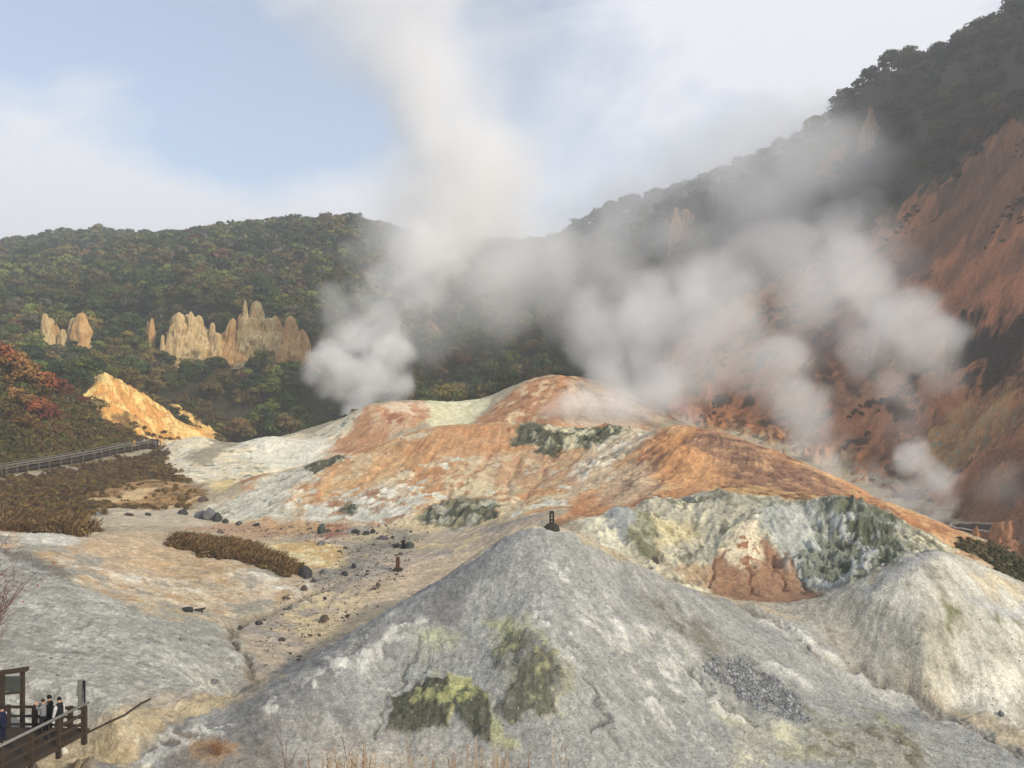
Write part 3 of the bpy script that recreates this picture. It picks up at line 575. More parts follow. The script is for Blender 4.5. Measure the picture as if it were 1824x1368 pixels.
def obj(name, me, m=None, parent=None, loc=(0, 0, 0), rot=(0, 0, 0), scale=(1, 1, 1)):
    if m is not None and not me.materials: me.materials.append(m)
    o = bpy.data.objects.new(name, me); o.location = loc; o.rotation_euler = rot; o.scale = scale
    if parent: o.parent = parent
    return link(o)
class MB:
    def __init__(s): s.v = []; s.f = []
    def add(s, vs, fs):
        b = len(s.v); s.v += [tuple(v) for v in vs]; s.f += [tuple(b + i for i in f) for f in fs]; return s
    def box(s, c, d, M=None):
        x, y, z = (k / 2 for k in d)
        vs = [Vector((i * x, j * y, k * z)) for i in (-1, 1) for j in (-1, 1) for k in (-1, 1)]
        vs = [(M @ v if M else v) + Vector(c) for v in vs]
        return s.add(vs, [(0, 1, 3, 2), (4, 6, 7, 5), (0, 4, 5, 1), (2, 3, 7, 6), (0, 2, 6, 4), (1, 5, 7, 3)])
    def beam(s, a, b, w, h=None, up=Vector((0, 0, 1))):
        a = Vector(a); b = Vector(b); h = h or w; d = (b - a).normalized(); sx = d.cross(up)
        sx = (sx if sx.length > 1e-3 else Vector((1, 0, 0))).normalized() * w / 2; sz = sx.cross(d).normalized() * h / 2
        vs = [p + i * sx + j * sz for p in (a, b) for i, j in ((-1, -1), (1, -1), (1, 1), (-1, 1))]
        return s.add(vs, [(0, 1, 2, 3), (7, 6, 5, 4), (0, 4, 5, 1), (1, 5, 6, 2), (2, 6, 7, 3), (3, 7, 4, 0)])
    def tube(s, pts, rr, n=8):
        pts = [Vector(p) for p in pts]; rr = rr if hasattr(rr, '__len__') else [rr] * len(pts); vs = []
        for i, p in enumerate(pts):
            d = (pts[min(i + 1, len(pts) - 1)] - pts[max(i - 1, 0)]).normalized()
            a = d.cross(Vector((0, 0, 1)) if abs(d.z) < .9 else Vector((1, 0, 0))).normalized(); b = d.cross(a)
            vs += [p + (a * math.cos(t * math.tau / n) + b * math.sin(t * math.tau / n)) * rr[i] for t in range(n)]
        fs = [(i * n + k, i * n + (k + 1) % n, (i + 1) * n + (k + 1) % n, (i + 1) * n + k) for i in range(len(pts) - 1) for k in range(n)]
        fs += [tuple(range(n))[::-1], tuple((len(pts) - 1) * n + k for k in range(n))]
        return s.add(vs, fs)
    def me(s, name, smooth=False):
        me = bpy.data.meshes.new(name); me.from_pydata(s.v, [], s.f); me.update()
        if smooth: me.polygons.foreach_set('use_smooth', [True] * len(me.polygons))
        return me
    def build(s, name, m, parent=None, loc=(0, 0, 0), smooth=False): return obj(name, s.me(name, smooth), m, parent, loc)
def copy_tree(o, loc, rz=0, sc=1):
    r = o.copy(); S.collection.objects.link(r); r.location = loc; r.rotation_euler = (0, 0, rz); r.scale = (sc, sc, sc)
    for ch in o.children:
        c = ch.copy(); S.collection.objects.link(c); c.parent = r
        for g in ch.children:
            d = g.copy(); S.collection.objects.link(d); d.parent = c
    return r
def pos(px, py, y): return Vector(((px - 912) / F * y, y, (684 - py) / F * y))

def surf(name, rgb, rough=.9, var=.25, scale=3.0, bump=.3, bscale=None, objcol=False, rgb2=None, spec=.2, dist=.05):
    m, n, l, b = mat(name); t = n.new('ShaderNodeTexCoord')
    nz_ = n.new('ShaderNodeTexNoise'); nz_.inputs['Scale'].default_value = scale; nz_.inputs['Detail'].default_value = 6; nz_.inputs['Roughness'].default_value = .65
    l.new(t.outputs['Object'], nz_.inputs['Vector'])
    mx = n.new('ShaderNodeMix'); mx.data_type = 'RGBA'
    c = lin(rgb); c2 = lin(rgb2) if rgb2 else c * (1 - var)
    mx.inputs[6].default_value = (*np.clip(c * (1 + var * (0 if rgb2 else 1)), 0, 1), 1); mx.inputs[7].default_value = (*c2, 1)
    mr = n.new('ShaderNodeMapRange'); mr.inputs[1].default_value = .36; mr.inputs[2].default_value = .64
    l.new(nz_.outputs['Fac'], mr.inputs[0]); l.new(mr.outputs[0], mx.inputs['Factor'])
    out = mx.outputs[2]
    if objcol:
        oi = n.new('ShaderNodeObjectInfo'); mu = n.new('ShaderNodeMix'); mu.data_type = 'RGBA'; mu.blend_type = 'MULTIPLY'; mu.inputs['Factor'].default_value = 1
        l.new(out, mu.inputs[6]); l.new(oi.outputs['Color'], mu.inputs[7]); out = mu.outputs[2]
    l.new(out, b.inputs['Base Color']); b.inputs['Roughness'].default_value = rough; b.inputs['Specular IOR Level'].default_value = spec
    if bump:
        bp = n.new('ShaderNodeBump'); bp.inputs['Strength'].default_value = bump; bp.inputs['Distance'].default_value = dist
        l.new(nz_.outputs['Fac'], bp.inputs['Height']); l.new(bp.outputs[0], b.inputs['Normal'])
    return m
def leaf_mat(name):
    m, n, l, b = mat(name); a = n.new('ShaderNodeAttribute'); a.attribute_name = 'leaf'; oi = n.new('ShaderNodeObjectInfo')
    mu = n.new('ShaderNodeMix'); mu.data_type = 'RGBA'; mu.blend_type = 'MULTIPLY'; mu.inputs['Factor'].default_value = 1
    l.new(a.outputs['Color'], mu.inputs[6]); l.new(oi.outputs['Color'], mu.inputs[7]); l.new(mu.outputs[2], b.inputs['Base Color'])
    b.inputs['Roughness'].default_value = .8; b.inputs['Specular IOR Level'].default_value = .2
    return m
LEAF = leaf_mat('foliage'); BARK = surf('bark', (84, 72, 60), var=.3, scale=6, bump=0)

# ------------------------------------------------------------------ forest
def crown_np(rs, nl, ls, lobes=11, wide=1.0):
    """unit crown: leaf-clump faces over several lobes; z 0..1, radius about .45"""
    P_ = []; N_ = []; Sh = []
    for k in range(lobes):
        a = rs.uniform(0, math.tau); r = .30 * wide * math.sqrt(rs.uniform(0, 1)); z = .42 + .40 * (1 - (r / .34) ** 2) * rs.uniform(.6, 1.05)
        if k < 3: r *= 1.25; z = rs.uniform(.35, .5)
        c = np.array([r * math.cos(a), r * math.sin(a), z]); R_ = rs.uniform(.13, .22); sh = rs.uniform(.72, 1.28)
        m = nl // lobes
        d = rs.normal(size=(m, 3)); d[:, 2] = np.abs(d[:, 2]) * 1.0 - .45 * np.abs(rs.normal(size=m)); d /= np.linalg.norm(d, axis=1)[:, None]
        P_.append(c + d * R_ * np.array([1.15, 1.15, .8]) * rs.uniform(.75, 1.12, (m, 1))); N_.append(d); Sh.append(np.full(m, sh))
    p = np.concatenate(P_); d = np.concatenate(N_); sh = np.concatenate(Sh) * rs.uniform(.82, 1.2, len(p))
    d = d + rs.normal(size=d.shape) * .28; d /= np.linalg.norm(d, axis=1)[:, None]
    t = np.cross(d, rs.normal(size=d.shape)); t /= np.linalg.norm(t, axis=1)[:, None]; b = np.cross(d, t)
    s = ls * rs.uniform(.6, 1.3, (len(p), 1)); s2 = s * rs.uniform(.55, 1, (len(p), 1))
    V = np.stack([p - t * s, p + b * s2, p + t * s * rs.uniform(.7, 1.1, (len(p), 1)), p - b * s2], 1).reshape(-1, 3)
    Fq = np.arange(len(V)).reshape(-1, 4)
    return V, Fq, np.repeat(sh, 4)
def trunk_mb(rs, h=.62):
    mb = MB(); bend = Vector((rs.uniform(-.05, .05), rs.uniform(-.05, .05), 0))
    mb.tube([(0, 0, -.12), (bend.x * .5, bend.y * .5, h * .4), (bend.x, bend.y, h)], [.03, .022, .012], 6)
    for k in range(4):
        a = rs.uniform(0, math.tau); z = rs.uniform(.25, .5)
        mb.tube([(bend.x * z, bend.y * z, z), (math.cos(a) * .14, math.sin(a) * .14, z + .14), (math.cos(a) * .24, math.sin(a) * .24, z + .24)], [.014, .009, .004], 4)
    return mb
NEARV = [crown_np(np.random.RandomState(100 + k), 900, .040, 13, .9 + .05 * (k % 4)) for k in range(6)]
MIDV = [crown_np(np.random.RandomState(200 + k), 330, .066, 11, .9 + .05 * (k % 4)) for k in range(8)]
FARV = [crown_np(np.random.RandomState(300 + k), 150, .095, 9, 1.0) for k in range(8)]
CUM = np.maximum.accumulate(Z / Y, axis=0)
def vis(x, y, top):
    j = int(np.clip(round((x / y - U[0]) / (U[1] - U[0])), 0, nc - 1)); k = int(np.clip(np.searchsorted(rows, math.log(y)) - 3, 0, nr - 1))
    return (top / y) > CUM[k, j]
def gidx(x, y):
    j = int(np.clip(round((x / y - U[0]) / (U[1] - U[0])), 0, nc - 1)); k = int(np.clip(np.searchsorted(rows, math.log(y)), 0, nr - 1)); return k, j
PAL = [((60, 72, 42), 5), ((78, 86, 46), 5), ((96, 98, 50), 4), ((92, 80, 50), 4), ((102, 88, 60), 3), ((118, 102, 58), 1.6), ((112, 116, 62), 1.4), ((112, 86, 60), .6), ((98, 62, 52), .25), ((48, 62, 42), 4), ((88, 82, 72), 2)]
PN = ['dark green', 'olive green', 'bright olive', 'brown green', 'brown leaved', 'ochre yellow', 'yellow green', 'rust orange', 'red leaved', 'deep green', 'grey half bare']
pw = np.array([p[1] for p in PAL], float)
SPIRES = [(318,572,630,30),(345,580,630,34),(392,604,642,40),(425,612,646,34),(462,582,622,46),(482,588,626,34),(500,600,640,34),(311,560,624,13),(322,556,624,14),(331,559,622,10),(341,554,620,7),(346,563,624,15),(356,561,622,11),(377,574,606,8),(369,586,628,22),(386,592,630,16),(411,567,636,20),(399,589,636,22),(424,602,644,18),
          (428,558,618,13),(437,563,612,14),(438,534,575,6),(457,535,606,17),(452,565,612,26),(468,564,614,20),(481,566,618,18),(494,562,634,22),(507,588,634,14),(521,563,636,30),(535,586,636,22)]
trees = []
clear = [(311, 345), (365, 400), (411, 430), (440, 480), (494, 540)]
cell = 6.0
for gx in np.arange(-420, 620, cell):
    for gy in np.arange(150, 640, cell):
        x = gx + R.uniform(-.5, .5) * cell; y = gy + R.uniform(-.5, .5) * cell
        px = x / y * F + 912
        if px < -140 or px > 1960: continue
        k, j = gidx(x, y)
        if veg_dark[k, j] < .5: continue
        z = Z[k, j]; h = R.choice((R.uniform(4.6, 6.6), R.uniform(4.6, 7), R.uniform(6.5, 9), R.uniform(6.5, 9), R.uniform(8.6, 11))) * (1.0 if y > 300 or px > 1000 else .92)
        if px > 1100 and CUM[k, j] and R.random() < .12 * RS_[k, j]: continue
        if not vis(x, y, z + h): continue
        if 535 < px < 790 and y < 292: h *= .5
        if 296 < px < 404 and 212 < y < 252:
            if R.random() < .5: continue
            h *= .38
        # keep the rock spires clear in front
        v = 684 - (z + h) / y * F
        if 300 < px < 548 and 255 < y < 297 and v < (626 if px < 400 else 637 if px < 440 or px > 488 else 612): h *= .6; 
        if 300 < px < 548 and 255 < y < 297 and 684 - (z + h) / y * F < (614 if px < 400 else 626 if px < 440 or px > 488 else 604): continue
        if 70 < px < 165 and 200 < y < 330 and 684 - (z + h) / y * F < 600 and 684 - z / y * F > 560 and y < 300: continue
        w = pw.copy(); nn = mnoise.noise(Vector((x / 38, y / 38, 3))); n2 = mnoise.noise(Vector((x / 30, y / 30, 9)))
        if px > 1000 or y > 470: w[[0, 9, 10]] *= 3; w[[5, 6, 7, 8]] *= .25
        w[[0, 9, 1]] *= math.exp(2.2 * nn); w[[3, 4, 5, 7, 8]] *= math.exp(2.2 * n2)
        ci = int(RS.choice(len(PAL), p=w / w.sum()))
        trees.append((x, y, z, h, ci))
print('TREES', len(trees))
trees.sort(key=lambda t: -t[3] / t[1])
inview = [t for t in trees if -10 < t[0] / t[1] * F + 912 < 1834]
REDT = [(-6,700,166,7.5,7),(22,694,168,7.5,5),(52,700,170,7.0,5),(78,708,172,6.2,7),(104,720,176,5.2,8),(8,742,160,5.5,3),(46,745,162,5.0,4),(88,742,168,4.6,8),(-30,690,163,8.0,7),(36,712,166,5,1),(70,716,170,5,3),(118,735,178,4,4),(-14,722,160,5,1),(30,720,164,5.5,5),(70,726,167,5.0,7),(124,742,180,3.6,3),(146,746,185,3.2,8),(0,775,156,3.8,1)]
ind = inview[:284]; inds = set(id(t) for t in ind)
near_me = []
for k in range(6):
    V_, F_, s_ = NEARV[k]
    cm = mesh_np('crown', V_, F_, np.repeat(s_[:, None], 3, 1)); cm.materials.append(LEAF)
    tm = trunk_mb(np.random.RandomState(k)).me('trunk'); tm.materials.append(BARK); near_me.append((cm, tm))
def shade_of(x, y): return .62 if x / y * F > 60 and y < 520 else np.array([1.1, 1.16, .95]) if y < 360 else np.array([.98, 1.04, 1.0])          # right mountain's wood: slope turned from the sun, its shade put into leaf colour
def place_tree(x, y, z, h, ci, label, wide=1.0, group='trees of the autumn wood', name='broadleaf_tree'):
    e = empty(name, (x, y, z), R.uniform(0, 6.28)); e.scale = (h * wide * R.uniform(.95, 1.2), h * wide * R.uniform(.95, 1.2), h)
    cm, tm = near_me[R.randrange(6)]
    c = obj('crown', cm, None, e); t = obj('trunk', tm, None, e)
    cc_ = lin(PAL[ci][0]) * R.uniform(.8, 1.2) * shade_of(x, y); c.color = (*cc_, 1)
    return tag(e, label, 'tree', group)
for (x, y, z, h, ci) in ind:
    px = x / y * F + 912
    where = 'in the wood on the left valley hillside' if px < 620 else 'in the wood at the head of the valley' if px < 1000 else 'in the wood on the steep right mountain'
    place_tree(x, y, z - .2, h, ci, '%s broadleaf tree %s' % (PN[ci], where))
for i, (px, py, y, h, ci) in enumerate(REDT):
    x = (px - 912) / F * y; z = zat(x, y)
    col = {7: ((142, 84, 50), 'rust orange'), 5: ((140, 104, 58), 'golden orange'), 8: ((112, 62, 48), 'dull red'), 3: ((92, 80, 44), 'olive brown'), 4: ((112, 84, 46), 'tawny brown'), 1: ((74, 78, 40), 'dull green')}[ci]
    wh = ['on the slope at the very left edge', 'high on the near left slope above the boardwalk', 'on the brow of the near left slope'][0 if px < 20 else 1 if px < 90 else 2]
    e = place_tree(x, y, z - .2, h, ci, '%s maple tree %s' % (col[1], wh), 1.15, 'autumn maples on the near left slope', 'maple_tree')
    e.children[0].color = (*lin(col[0]), 1)
# the rest of the wood, one mass
def mass(name, items, variants, label, cat, kind='stuff', sway=.0):
    Vs = []; Fs = []; Cs = []; base = 0
    for (x, y, z, h, c) in items:
        V_, F_, s_ = variants[R.randrange(len(variants))]
        a = R.uniform(0, 6.28); ca, sa = math.cos(a), math.sin(a); w = h * R.uniform(.95, 1.25)
        Vx = np.empty_like(V_); Vx[:, 0] = (V_[:, 0] * ca - V_[:, 1] * sa) * w + x; Vx[:, 1] = (V_[:, 0] * sa + V_[:, 1] * ca) * w + y; Vx[:, 2] = V_[:, 2] * h + z
        Vs.append(Vx.astype(np.float32)); Fs.append(F_ + base); base += len(V_)
        Cs.append((np.asarray(c) * R.uniform(.82, 1.2))[None] * s_[:, None])
    me = mesh_np(name, np.concatenate(Vs), np.concatenate(Fs), np.concatenate(Cs)); me.materials.append(LEAF)
    o = obj(name, me); return tag(o, label, cat, None, kind)
rest = [t for t in trees if id(t) not in inds]
mid = [(x, y, z - .2, h, lin(PAL[ci][0]) * shade_of(x, y)) for x, y, z, h, ci in rest if y < 400]
farr = [(x, y, z - .2, h, lin(PAL[ci][0]) * shade_of(x, y)) for x, y, z, h, ci in rest if y >= 400]
mass('forest', mid, MIDV, 'dense autumn wood of green, olive and brown trees covering the hillsides round the valley', 'forest')
mass('far_forest', farr, FARV, 'far dark wood along the skyline of the hills behind the steam', 'forest')

# undergrowth: small bushes covering ground
def bushes(name, M, n, hh, cols, label, yr=(30, 260), cat='undergrowth', variants=None, pxr=(-150, 1900)):
    ks, js = np.nonzero((M > .5) & (Y > yr[0]) & (Y < yr[1]) & (PXC > pxr[0]) & (PXC < pxr[1]))
    wgt = (Y[ks, js] ** 2) * np.gradient(rows)[ks]; wgt = wgt / wgt.sum()
    sel = RS.choice(len(ks), size=n, p=wgt); it = []
    for s in sel:
        k, j = ks[s], js[s]; x = X[k, j] + R.uniform(-.3, .3); y = Y[k, j] + R.uniform(-.3, .3); h = R.uniform(*hh)
        if not vis(x, y, Z[k, j] + h): continue
        c = lin(cols[int(len(cols) * min(.999, max(0, .5 + .9 * mnoise.noise(Vector((x / 9, y / 9, 4))) + R.uniform(-.3, .3))))])
        it.append((x, y, Z[k, j] - h * .35, h, c))
    return mass(name, it, variants or FARV, label, cat)
bushes('slope_undergrowth', VEG2, 2600, (1.0, 2.4), [(70, 68, 38), (88, 80, 44), (104, 92, 50), (92, 72, 46), (84, 84, 42), (112, 82, 52)], 'olive and brown undergrowth covering the near left slope above the boardwalk', (140, 195))
bushes('shelf_undergrowth', VEG1 * (WX2 > -.45) * (1 - OC * (NB > -.35)), 2600, (.35, 1.1), [(98, 82, 50), (112, 92, 56), (122, 102, 62), (92, 74, 48), (96, 68, 50)], 'brown undergrowth on the shelf below the boardwalk', (98, 185), variants=MIDV)
bushes('scarp_edge_undergrowth', region([(296,735),(330,700),(420,770),(400,792),(350,775)], (215, 262), 1, 1) * (1 - YS), 240, (1.0, 2.6), [(78, 76, 46), (96, 86, 54), (84, 70, 46)], 'olive and brown undergrowth between the two strips of the yellow scarp', (205, 262))
bushes('scarp_shrubs', region([(215,752),(240,745),(262,762),(250,772),(300,772),(330,792),(305,792)], (194, 240)) * (Y > 195), 60, (.7, 1.6), [(84, 70, 44), (104, 84, 52)], 'low brown shrubs round the foot of the yellow scarp', (185, 240))
bushes('ridge_scrub', GB, 420, (.35, .9), [(84, 82, 48), (66, 70, 40), (106, 92, 60)], 'low green scrub on the lower end of the orange ridge at the right', (78, 105))
bushes('mountain_scrub', RS_ * (NR_ < -.55), 420, (.8, 2.0), [(84, 70, 48), (92, 66, 46), (80, 60, 44)], 'dark scrub patches scattered over the bare red mountainside', (100, 330))
# dry brush: upright stems
def blades(name, pts, n, hh, cols, label, cat, lean=.35, w=.025, per=14):
    Vs = []; Cs = []
    for (x, y, z) in pts:
        for k in range(per):
            h = R.uniform(*hh); a = R.uniform(0, 6.28); l_ = R.uniform(0, lean) * h; bx = x + R.gauss(0, .14); by = y + R.gauss(0, .14)
            tx, ty = bx + math.cos(a) * l_, by + math.sin(a) * l_; ww = w * R.uniform(.6, 1.4)
            mx_, my_ = bx + (tx - bx) * .35, by + (ty - by) * .35
            Vs += [(bx - ww, by, z - .1), (bx + ww, by, z - .1), (mx_ + ww, my_, z + h * .6), (mx_ - ww, my_, z + h * .6),
                   (mx_ - ww, my_, z + h * .6), (mx_ + ww, my_, z + h * .6), (tx + ww * 1.3, ty, z + h * .93), (tx, ty, z + h)]
            c = lin(cols[R.randrange(len(cols))]) * R.uniform(.7, 1.2); Cs += [c] * 8
    V = np.array(Vs); me = mesh_np(name, V, np.arange(len(V)).reshape(-1, 4), np.array(Cs)); me.materials.append(LEAF)
    o = obj(name, me); return tag(o, label, cat, None, 'stuff')
def pick(M, n):
    ks, js = np.nonzero(M > .5); w = (Y[ks, js] ** 2) * np.gradient(rows)[ks]; s = RS.choice(len(ks), n, p=w / w.sum())
    return [(X[ks[i], js[i]] + R.uniform(-.1, .1), Y[ks[i], js[i]], Z[ks[i], js[i]]) for i in s]
BR1 = region([(300,972),(345,962),(420,972),(470,985),(520,1010),(535,1022),(500,1028),(430,1010),(350,992),(310,985)], (60, 110), .6, 1)
BR2 = region([(-150,935),(0,930),(80,925),(140,935),(165,948),(150,962),(60,958),(-150,965)], (80, 120), .6, 1)
BR1s = BR1 * (WX2 + BR1 > .25); BR2s = BR2 * (WX2 + BR2 > .2)
DRY = [(128, 104, 70), (140, 112, 72), (92, 72, 44), (110, 84, 50), (74, 56, 38), (120, 92, 62), (66, 58, 38)]
blades('dry_brush', pick(BR1s, 1500), 0, (.3, 1.1), DRY, 'band of tall brown brush running across the pale valley hump', 'brush', .9, .018, 12)
blades('reed_brush', pick(BR2s, 1500), 0, (.5, 1.8), DRY, 'thick brown reeds behind the crest of the grey left slope', 'brush', .8, .022, 12)
bushes('brush_thicket', BR1 * (WX2 > -.6), 700, (.45, 1.15), [(98, 82, 54), (112, 94, 60), (84, 70, 48)], 'low brown bushes inside the band of brush on the valley hump', (55, 115), variants=MIDV)
bushes('reed_thicket', BR2 * (WX2 > -.6), 500, (.8, 1.9), [(98, 84, 54), (112, 92, 58), (86, 72, 48), (100, 66, 52)], 'brown and reddish bushes among the reeds behind the grey slope', (75, 125), variants=MIDV)

# ------------------------------------------------------------------ rock formations
def rock_mat(name, top, low, dark):
    m, n, l, b = mat(name); t = n.new('ShaderNodeTexCoord'); g = n.new('ShaderNodeMapping'); g.inputs['Scale'].default_value = (1.2, 1.2, .28)
    l.new(t.outputs['Object'], g.inputs[0])
    a = n.new('ShaderNodeTexNoise'); a.inputs['Scale'].default_value = 1.1; a.inputs['Detail'].default_value = 7; a.inputs['Roughness'].default_value = .68; l.new(g.outputs[0], a.inputs['Vector'])
    a2 = n.new('ShaderNodeTexNoise'); a2.inputs['Scale'].default_value = .35; a2.inputs['Detail'].default_value = 3; l.new(t.outputs['Object'], a2.inputs['Vector'])
    r = n.new('ShaderNodeValToRGB'); e = r.color_ramp.elements; e[0].position = .34; e[0].color = (*lin(dark), 1); e[1].position = .62; e[1].color = (*lin(top), 1)
    m2 = e.new(.47) if False else r.color_ramp.elements.new(.47); m2.color = (*lin(low), 1); l.new(a.outputs['Fac'], r.inputs[0])
    mx = n.new('ShaderNodeMix'); mx.data_type = 'RGBA'; mr = n.new('ShaderNodeMapRange'); mr.inputs[1].default_value = .42; mr.inputs[2].default_value = .6; mr.inputs[4].default_value = .7
    l.new(a2.outputs['Fac'], mr.inputs[0]); l.new(mr.outputs[0], mx.inputs['Factor']); l.new(r.outputs[0], mx.inputs[6]); mx.inputs[7].default_value = (*lin(low), 1)
    l.new(mx.outputs[2], b.inputs['Base Color']); b.inputs['Roughness'].default_value = .95; b.inputs['Specular IOR Level'].default_value = .1
    bp = n.new('ShaderNodeBump'); bp.inputs['Strength'].default_value = .8; bp.inputs['Distance'].default_value = .4; l.new(a.outputs['Fac'], bp.inputs['Height']); l.new(bp.outputs[0], b.inputs['Normal'])
    return m
PALE = rock_mat('pale_rock', (214, 196, 152), (186, 158, 112), (104, 86, 60))
OCHRE = rock_mat('ochre_rock', (214, 184, 132), (190, 148, 98), (112, 84, 58))
DIMR = rock_mat('dim_rock', (158, 136, 106), (134, 106, 80), (84, 70, 56))
REDR = rock_mat('rust_rock', (176, 124, 88), (150, 92, 60), (80, 54, 40))
def spire_me(h, w, seed, dep=.7, blunt=.55, n=22, m=26):
    V = []; Fs = []; rs = random.Random(seed); sx = rs.uniform(-.12, .12); ph = rs.uniform(0, 50)
    for i in range(m + 1):
        t = i / m; prof = (1 - t) ** blunt * (1.0 + .28 * (1 - t)) * (1 - .12 * math.sin(t * 9 + ph))
        if i == m: prof = .04
        for k in range(n):
            a = k / n * math.tau; d = mnoise.noise(Vector((math.cos(a) * 1.9 + ph, math.sin(a) * 1.9, t * h * .12))) * .42
            d += mnoise.noise(Vector((math.cos(a) * 4 + ph, math.sin(a) * 4, t * h * .45))) * .24
            r = w / 2 * prof * (1 + d)
            V.append((math.cos(a) * r + sx * w * t, math.sin(a) * r * dep, t * h + (mnoise.noise(Vector((a * 2, ph, t * 3))) * .05 * h if t < .95 else 0)))
    for i in range(m):
        for k in range(n): Fs.append((i * n + k, i * n + (k + 1) % n, (i + 1) * n + (k + 1) % n, (i + 1) * n + k))
    Fs.append(tuple(m * n + k for k in range(n)))
    me = bpy.data.meshes.new('spire'); me.from_pydata(V, [], Fs); me.update(); return me
def formation(name, label, cat, spires, Yb, mats, group=None, down=34, wk=1.9):
    if Yb is None: Yb = hit(sum(s[0] for s in spires) / len(spires), max(s[2] for s in spires) + 6)[1]; wk = 2.2
    cx = sum(s[0] for s in spires) / len(spires); x0 = (cx - 912) / F * Yb; e = empty(name, (x0, Yb, zat(x0, Yb)))
    for i, (px, top, bot, w) in enumerate(spires):
        yb = Yb + ((i * 37) % 5 - 2) * .8; x = (px - 912) / F * yb; zt = (684 - top) / F * yb; zb = min((684 - bot) / F * yb - 4, zat(x, yb) - 1)
        me = spire_me(zt - zb, w / F * yb * wk, i * 7 + int(px), blunt=.38 if Yb > 300 else (.5 if px > 490 or 395 < px < 430 else .24) if w < 28 or px > 510 else .3)
        m = mats[i % len(mats)] if not callable(mats) else mats(px, bot)
        o = obj('spire', me, m, e, (x - x0, yb - Yb, zb - e.location.z))
    return tag(e, label, cat, group)
formation('rock_formation', 'long jagged row of pale and ochre rock spires in the wood left of the steam', 'rock formation', SPIRES, 290,
          lambda px, b: OCHRE if (px > 490 or 395 < px < 430 or b > 630) else PALE)
formation('rock_formation', 'smaller pair of pale eroded rock teeth in the wood at the far left', 'rock formation', [(82,558,580,9),(90,566,588,9),(100,577,594,9),(112,586,598,8),(130,566,604,11),(142,557,610,16),(150,570,608,10)], 300, [PALE, PALE, OCHRE])
formation('rock_spire', 'thin ochre rock needle among trees left of the long row of spires', 'rock spire', [(270,566,588,6),(264,572,588,4)], 300, [OCHRE])
formation('rock_spire', 'tiny pale rock needle at the left foot of the long row of spires', 'rock spire', [(289,596,612,5),(299,606,624,5)], 286, [PALE])
formation('rock_outcrop', 'pale pointed rock outcrop standing out of the dark wood high on the right mountain', 'rock outcrop', [(1550,190,240,9),(1543,212,250,10),(1559,216,250,9)], None, [DIMR])
formation('rock_outcrop', 'grey rock outcrop half veiled by steam on the right mountain flank', 'rock outcrop', [(1204,368,400,13),(1220,372,400,15),(1212,392,440,11),(1234,380,400,8)], None, [DIMR])
formation('rock_outcrop', 'faint rock outcrop behind the left steam plume at the valley head', 'rock outcrop', [(768,570,596,14),(777,578,600,10),(758,582,600,10)], None, [DIMR])
formation('rock_outcrop', 'pinkish rock outcrop on the bare shoulder below the high pale outcrop', 'rock outcrop', [(1486,264,290,15),(1472,280,300,13),(1502,258,285,11)], None, [REDR])

# ------------------------------------------------------------------ boulders
BL = surf('dark_boulder', (78, 78, 76), var=.35, scale=2.5, bump=.6, objcol=True)
def boulder_me(seed):
    import bmesh
    bm = bmesh.new(); bmesh.ops.create_icosphere(bm, subdivisions=3, radius=.5)
    for v in bm.verts:
        p = v.co.copy(); d = mnoise.noise(p * 2.2 + Vector((seed * 5.1, 0, 0))) * .42 + mnoise.noise(p * 5 + Vector((0, seed * 3.3, 0))) * .14
        v.co *= 1 + d; v.co.z *= .8
        for q in ((.7, .2, .4), (-.5, .6, .3), (.1, -.8, .35), (-.3, -.3, .8)):
            qn = Vector(q).normalized(); dd = v.co.dot(qn) - (.36 + .02 * (seed % 3)); v.co -= qn * max(dd, 0) * .85
    me = bpy.data.meshes.new('boulder'); bm.to_mesh(me); bm.free(); me.materials.append(BL); return me
BM_ = [boulder_me(k) for k in range(6)]
def boulder(px, py, w, h, label, col=(1, 1, 1), group='dark boulders strewn over the valley floor', name='boulder'):
    p = hit(px, py); y = p[1]; W_ = w / F * y; H = h / F * y
    o = obj(name, BM_[R.randrange(6)], None, None, (p[0], y + W_ * .2, p[2] + H * .22), (R.uniform(-.2, .2), R.uniform(-.2, .2), R.uniform(0, 6)), (W_ * 1.05, W_ * .9, H * 1.35))
    o.color = (*col, 1); return tag(o, label, 'boulder', group)
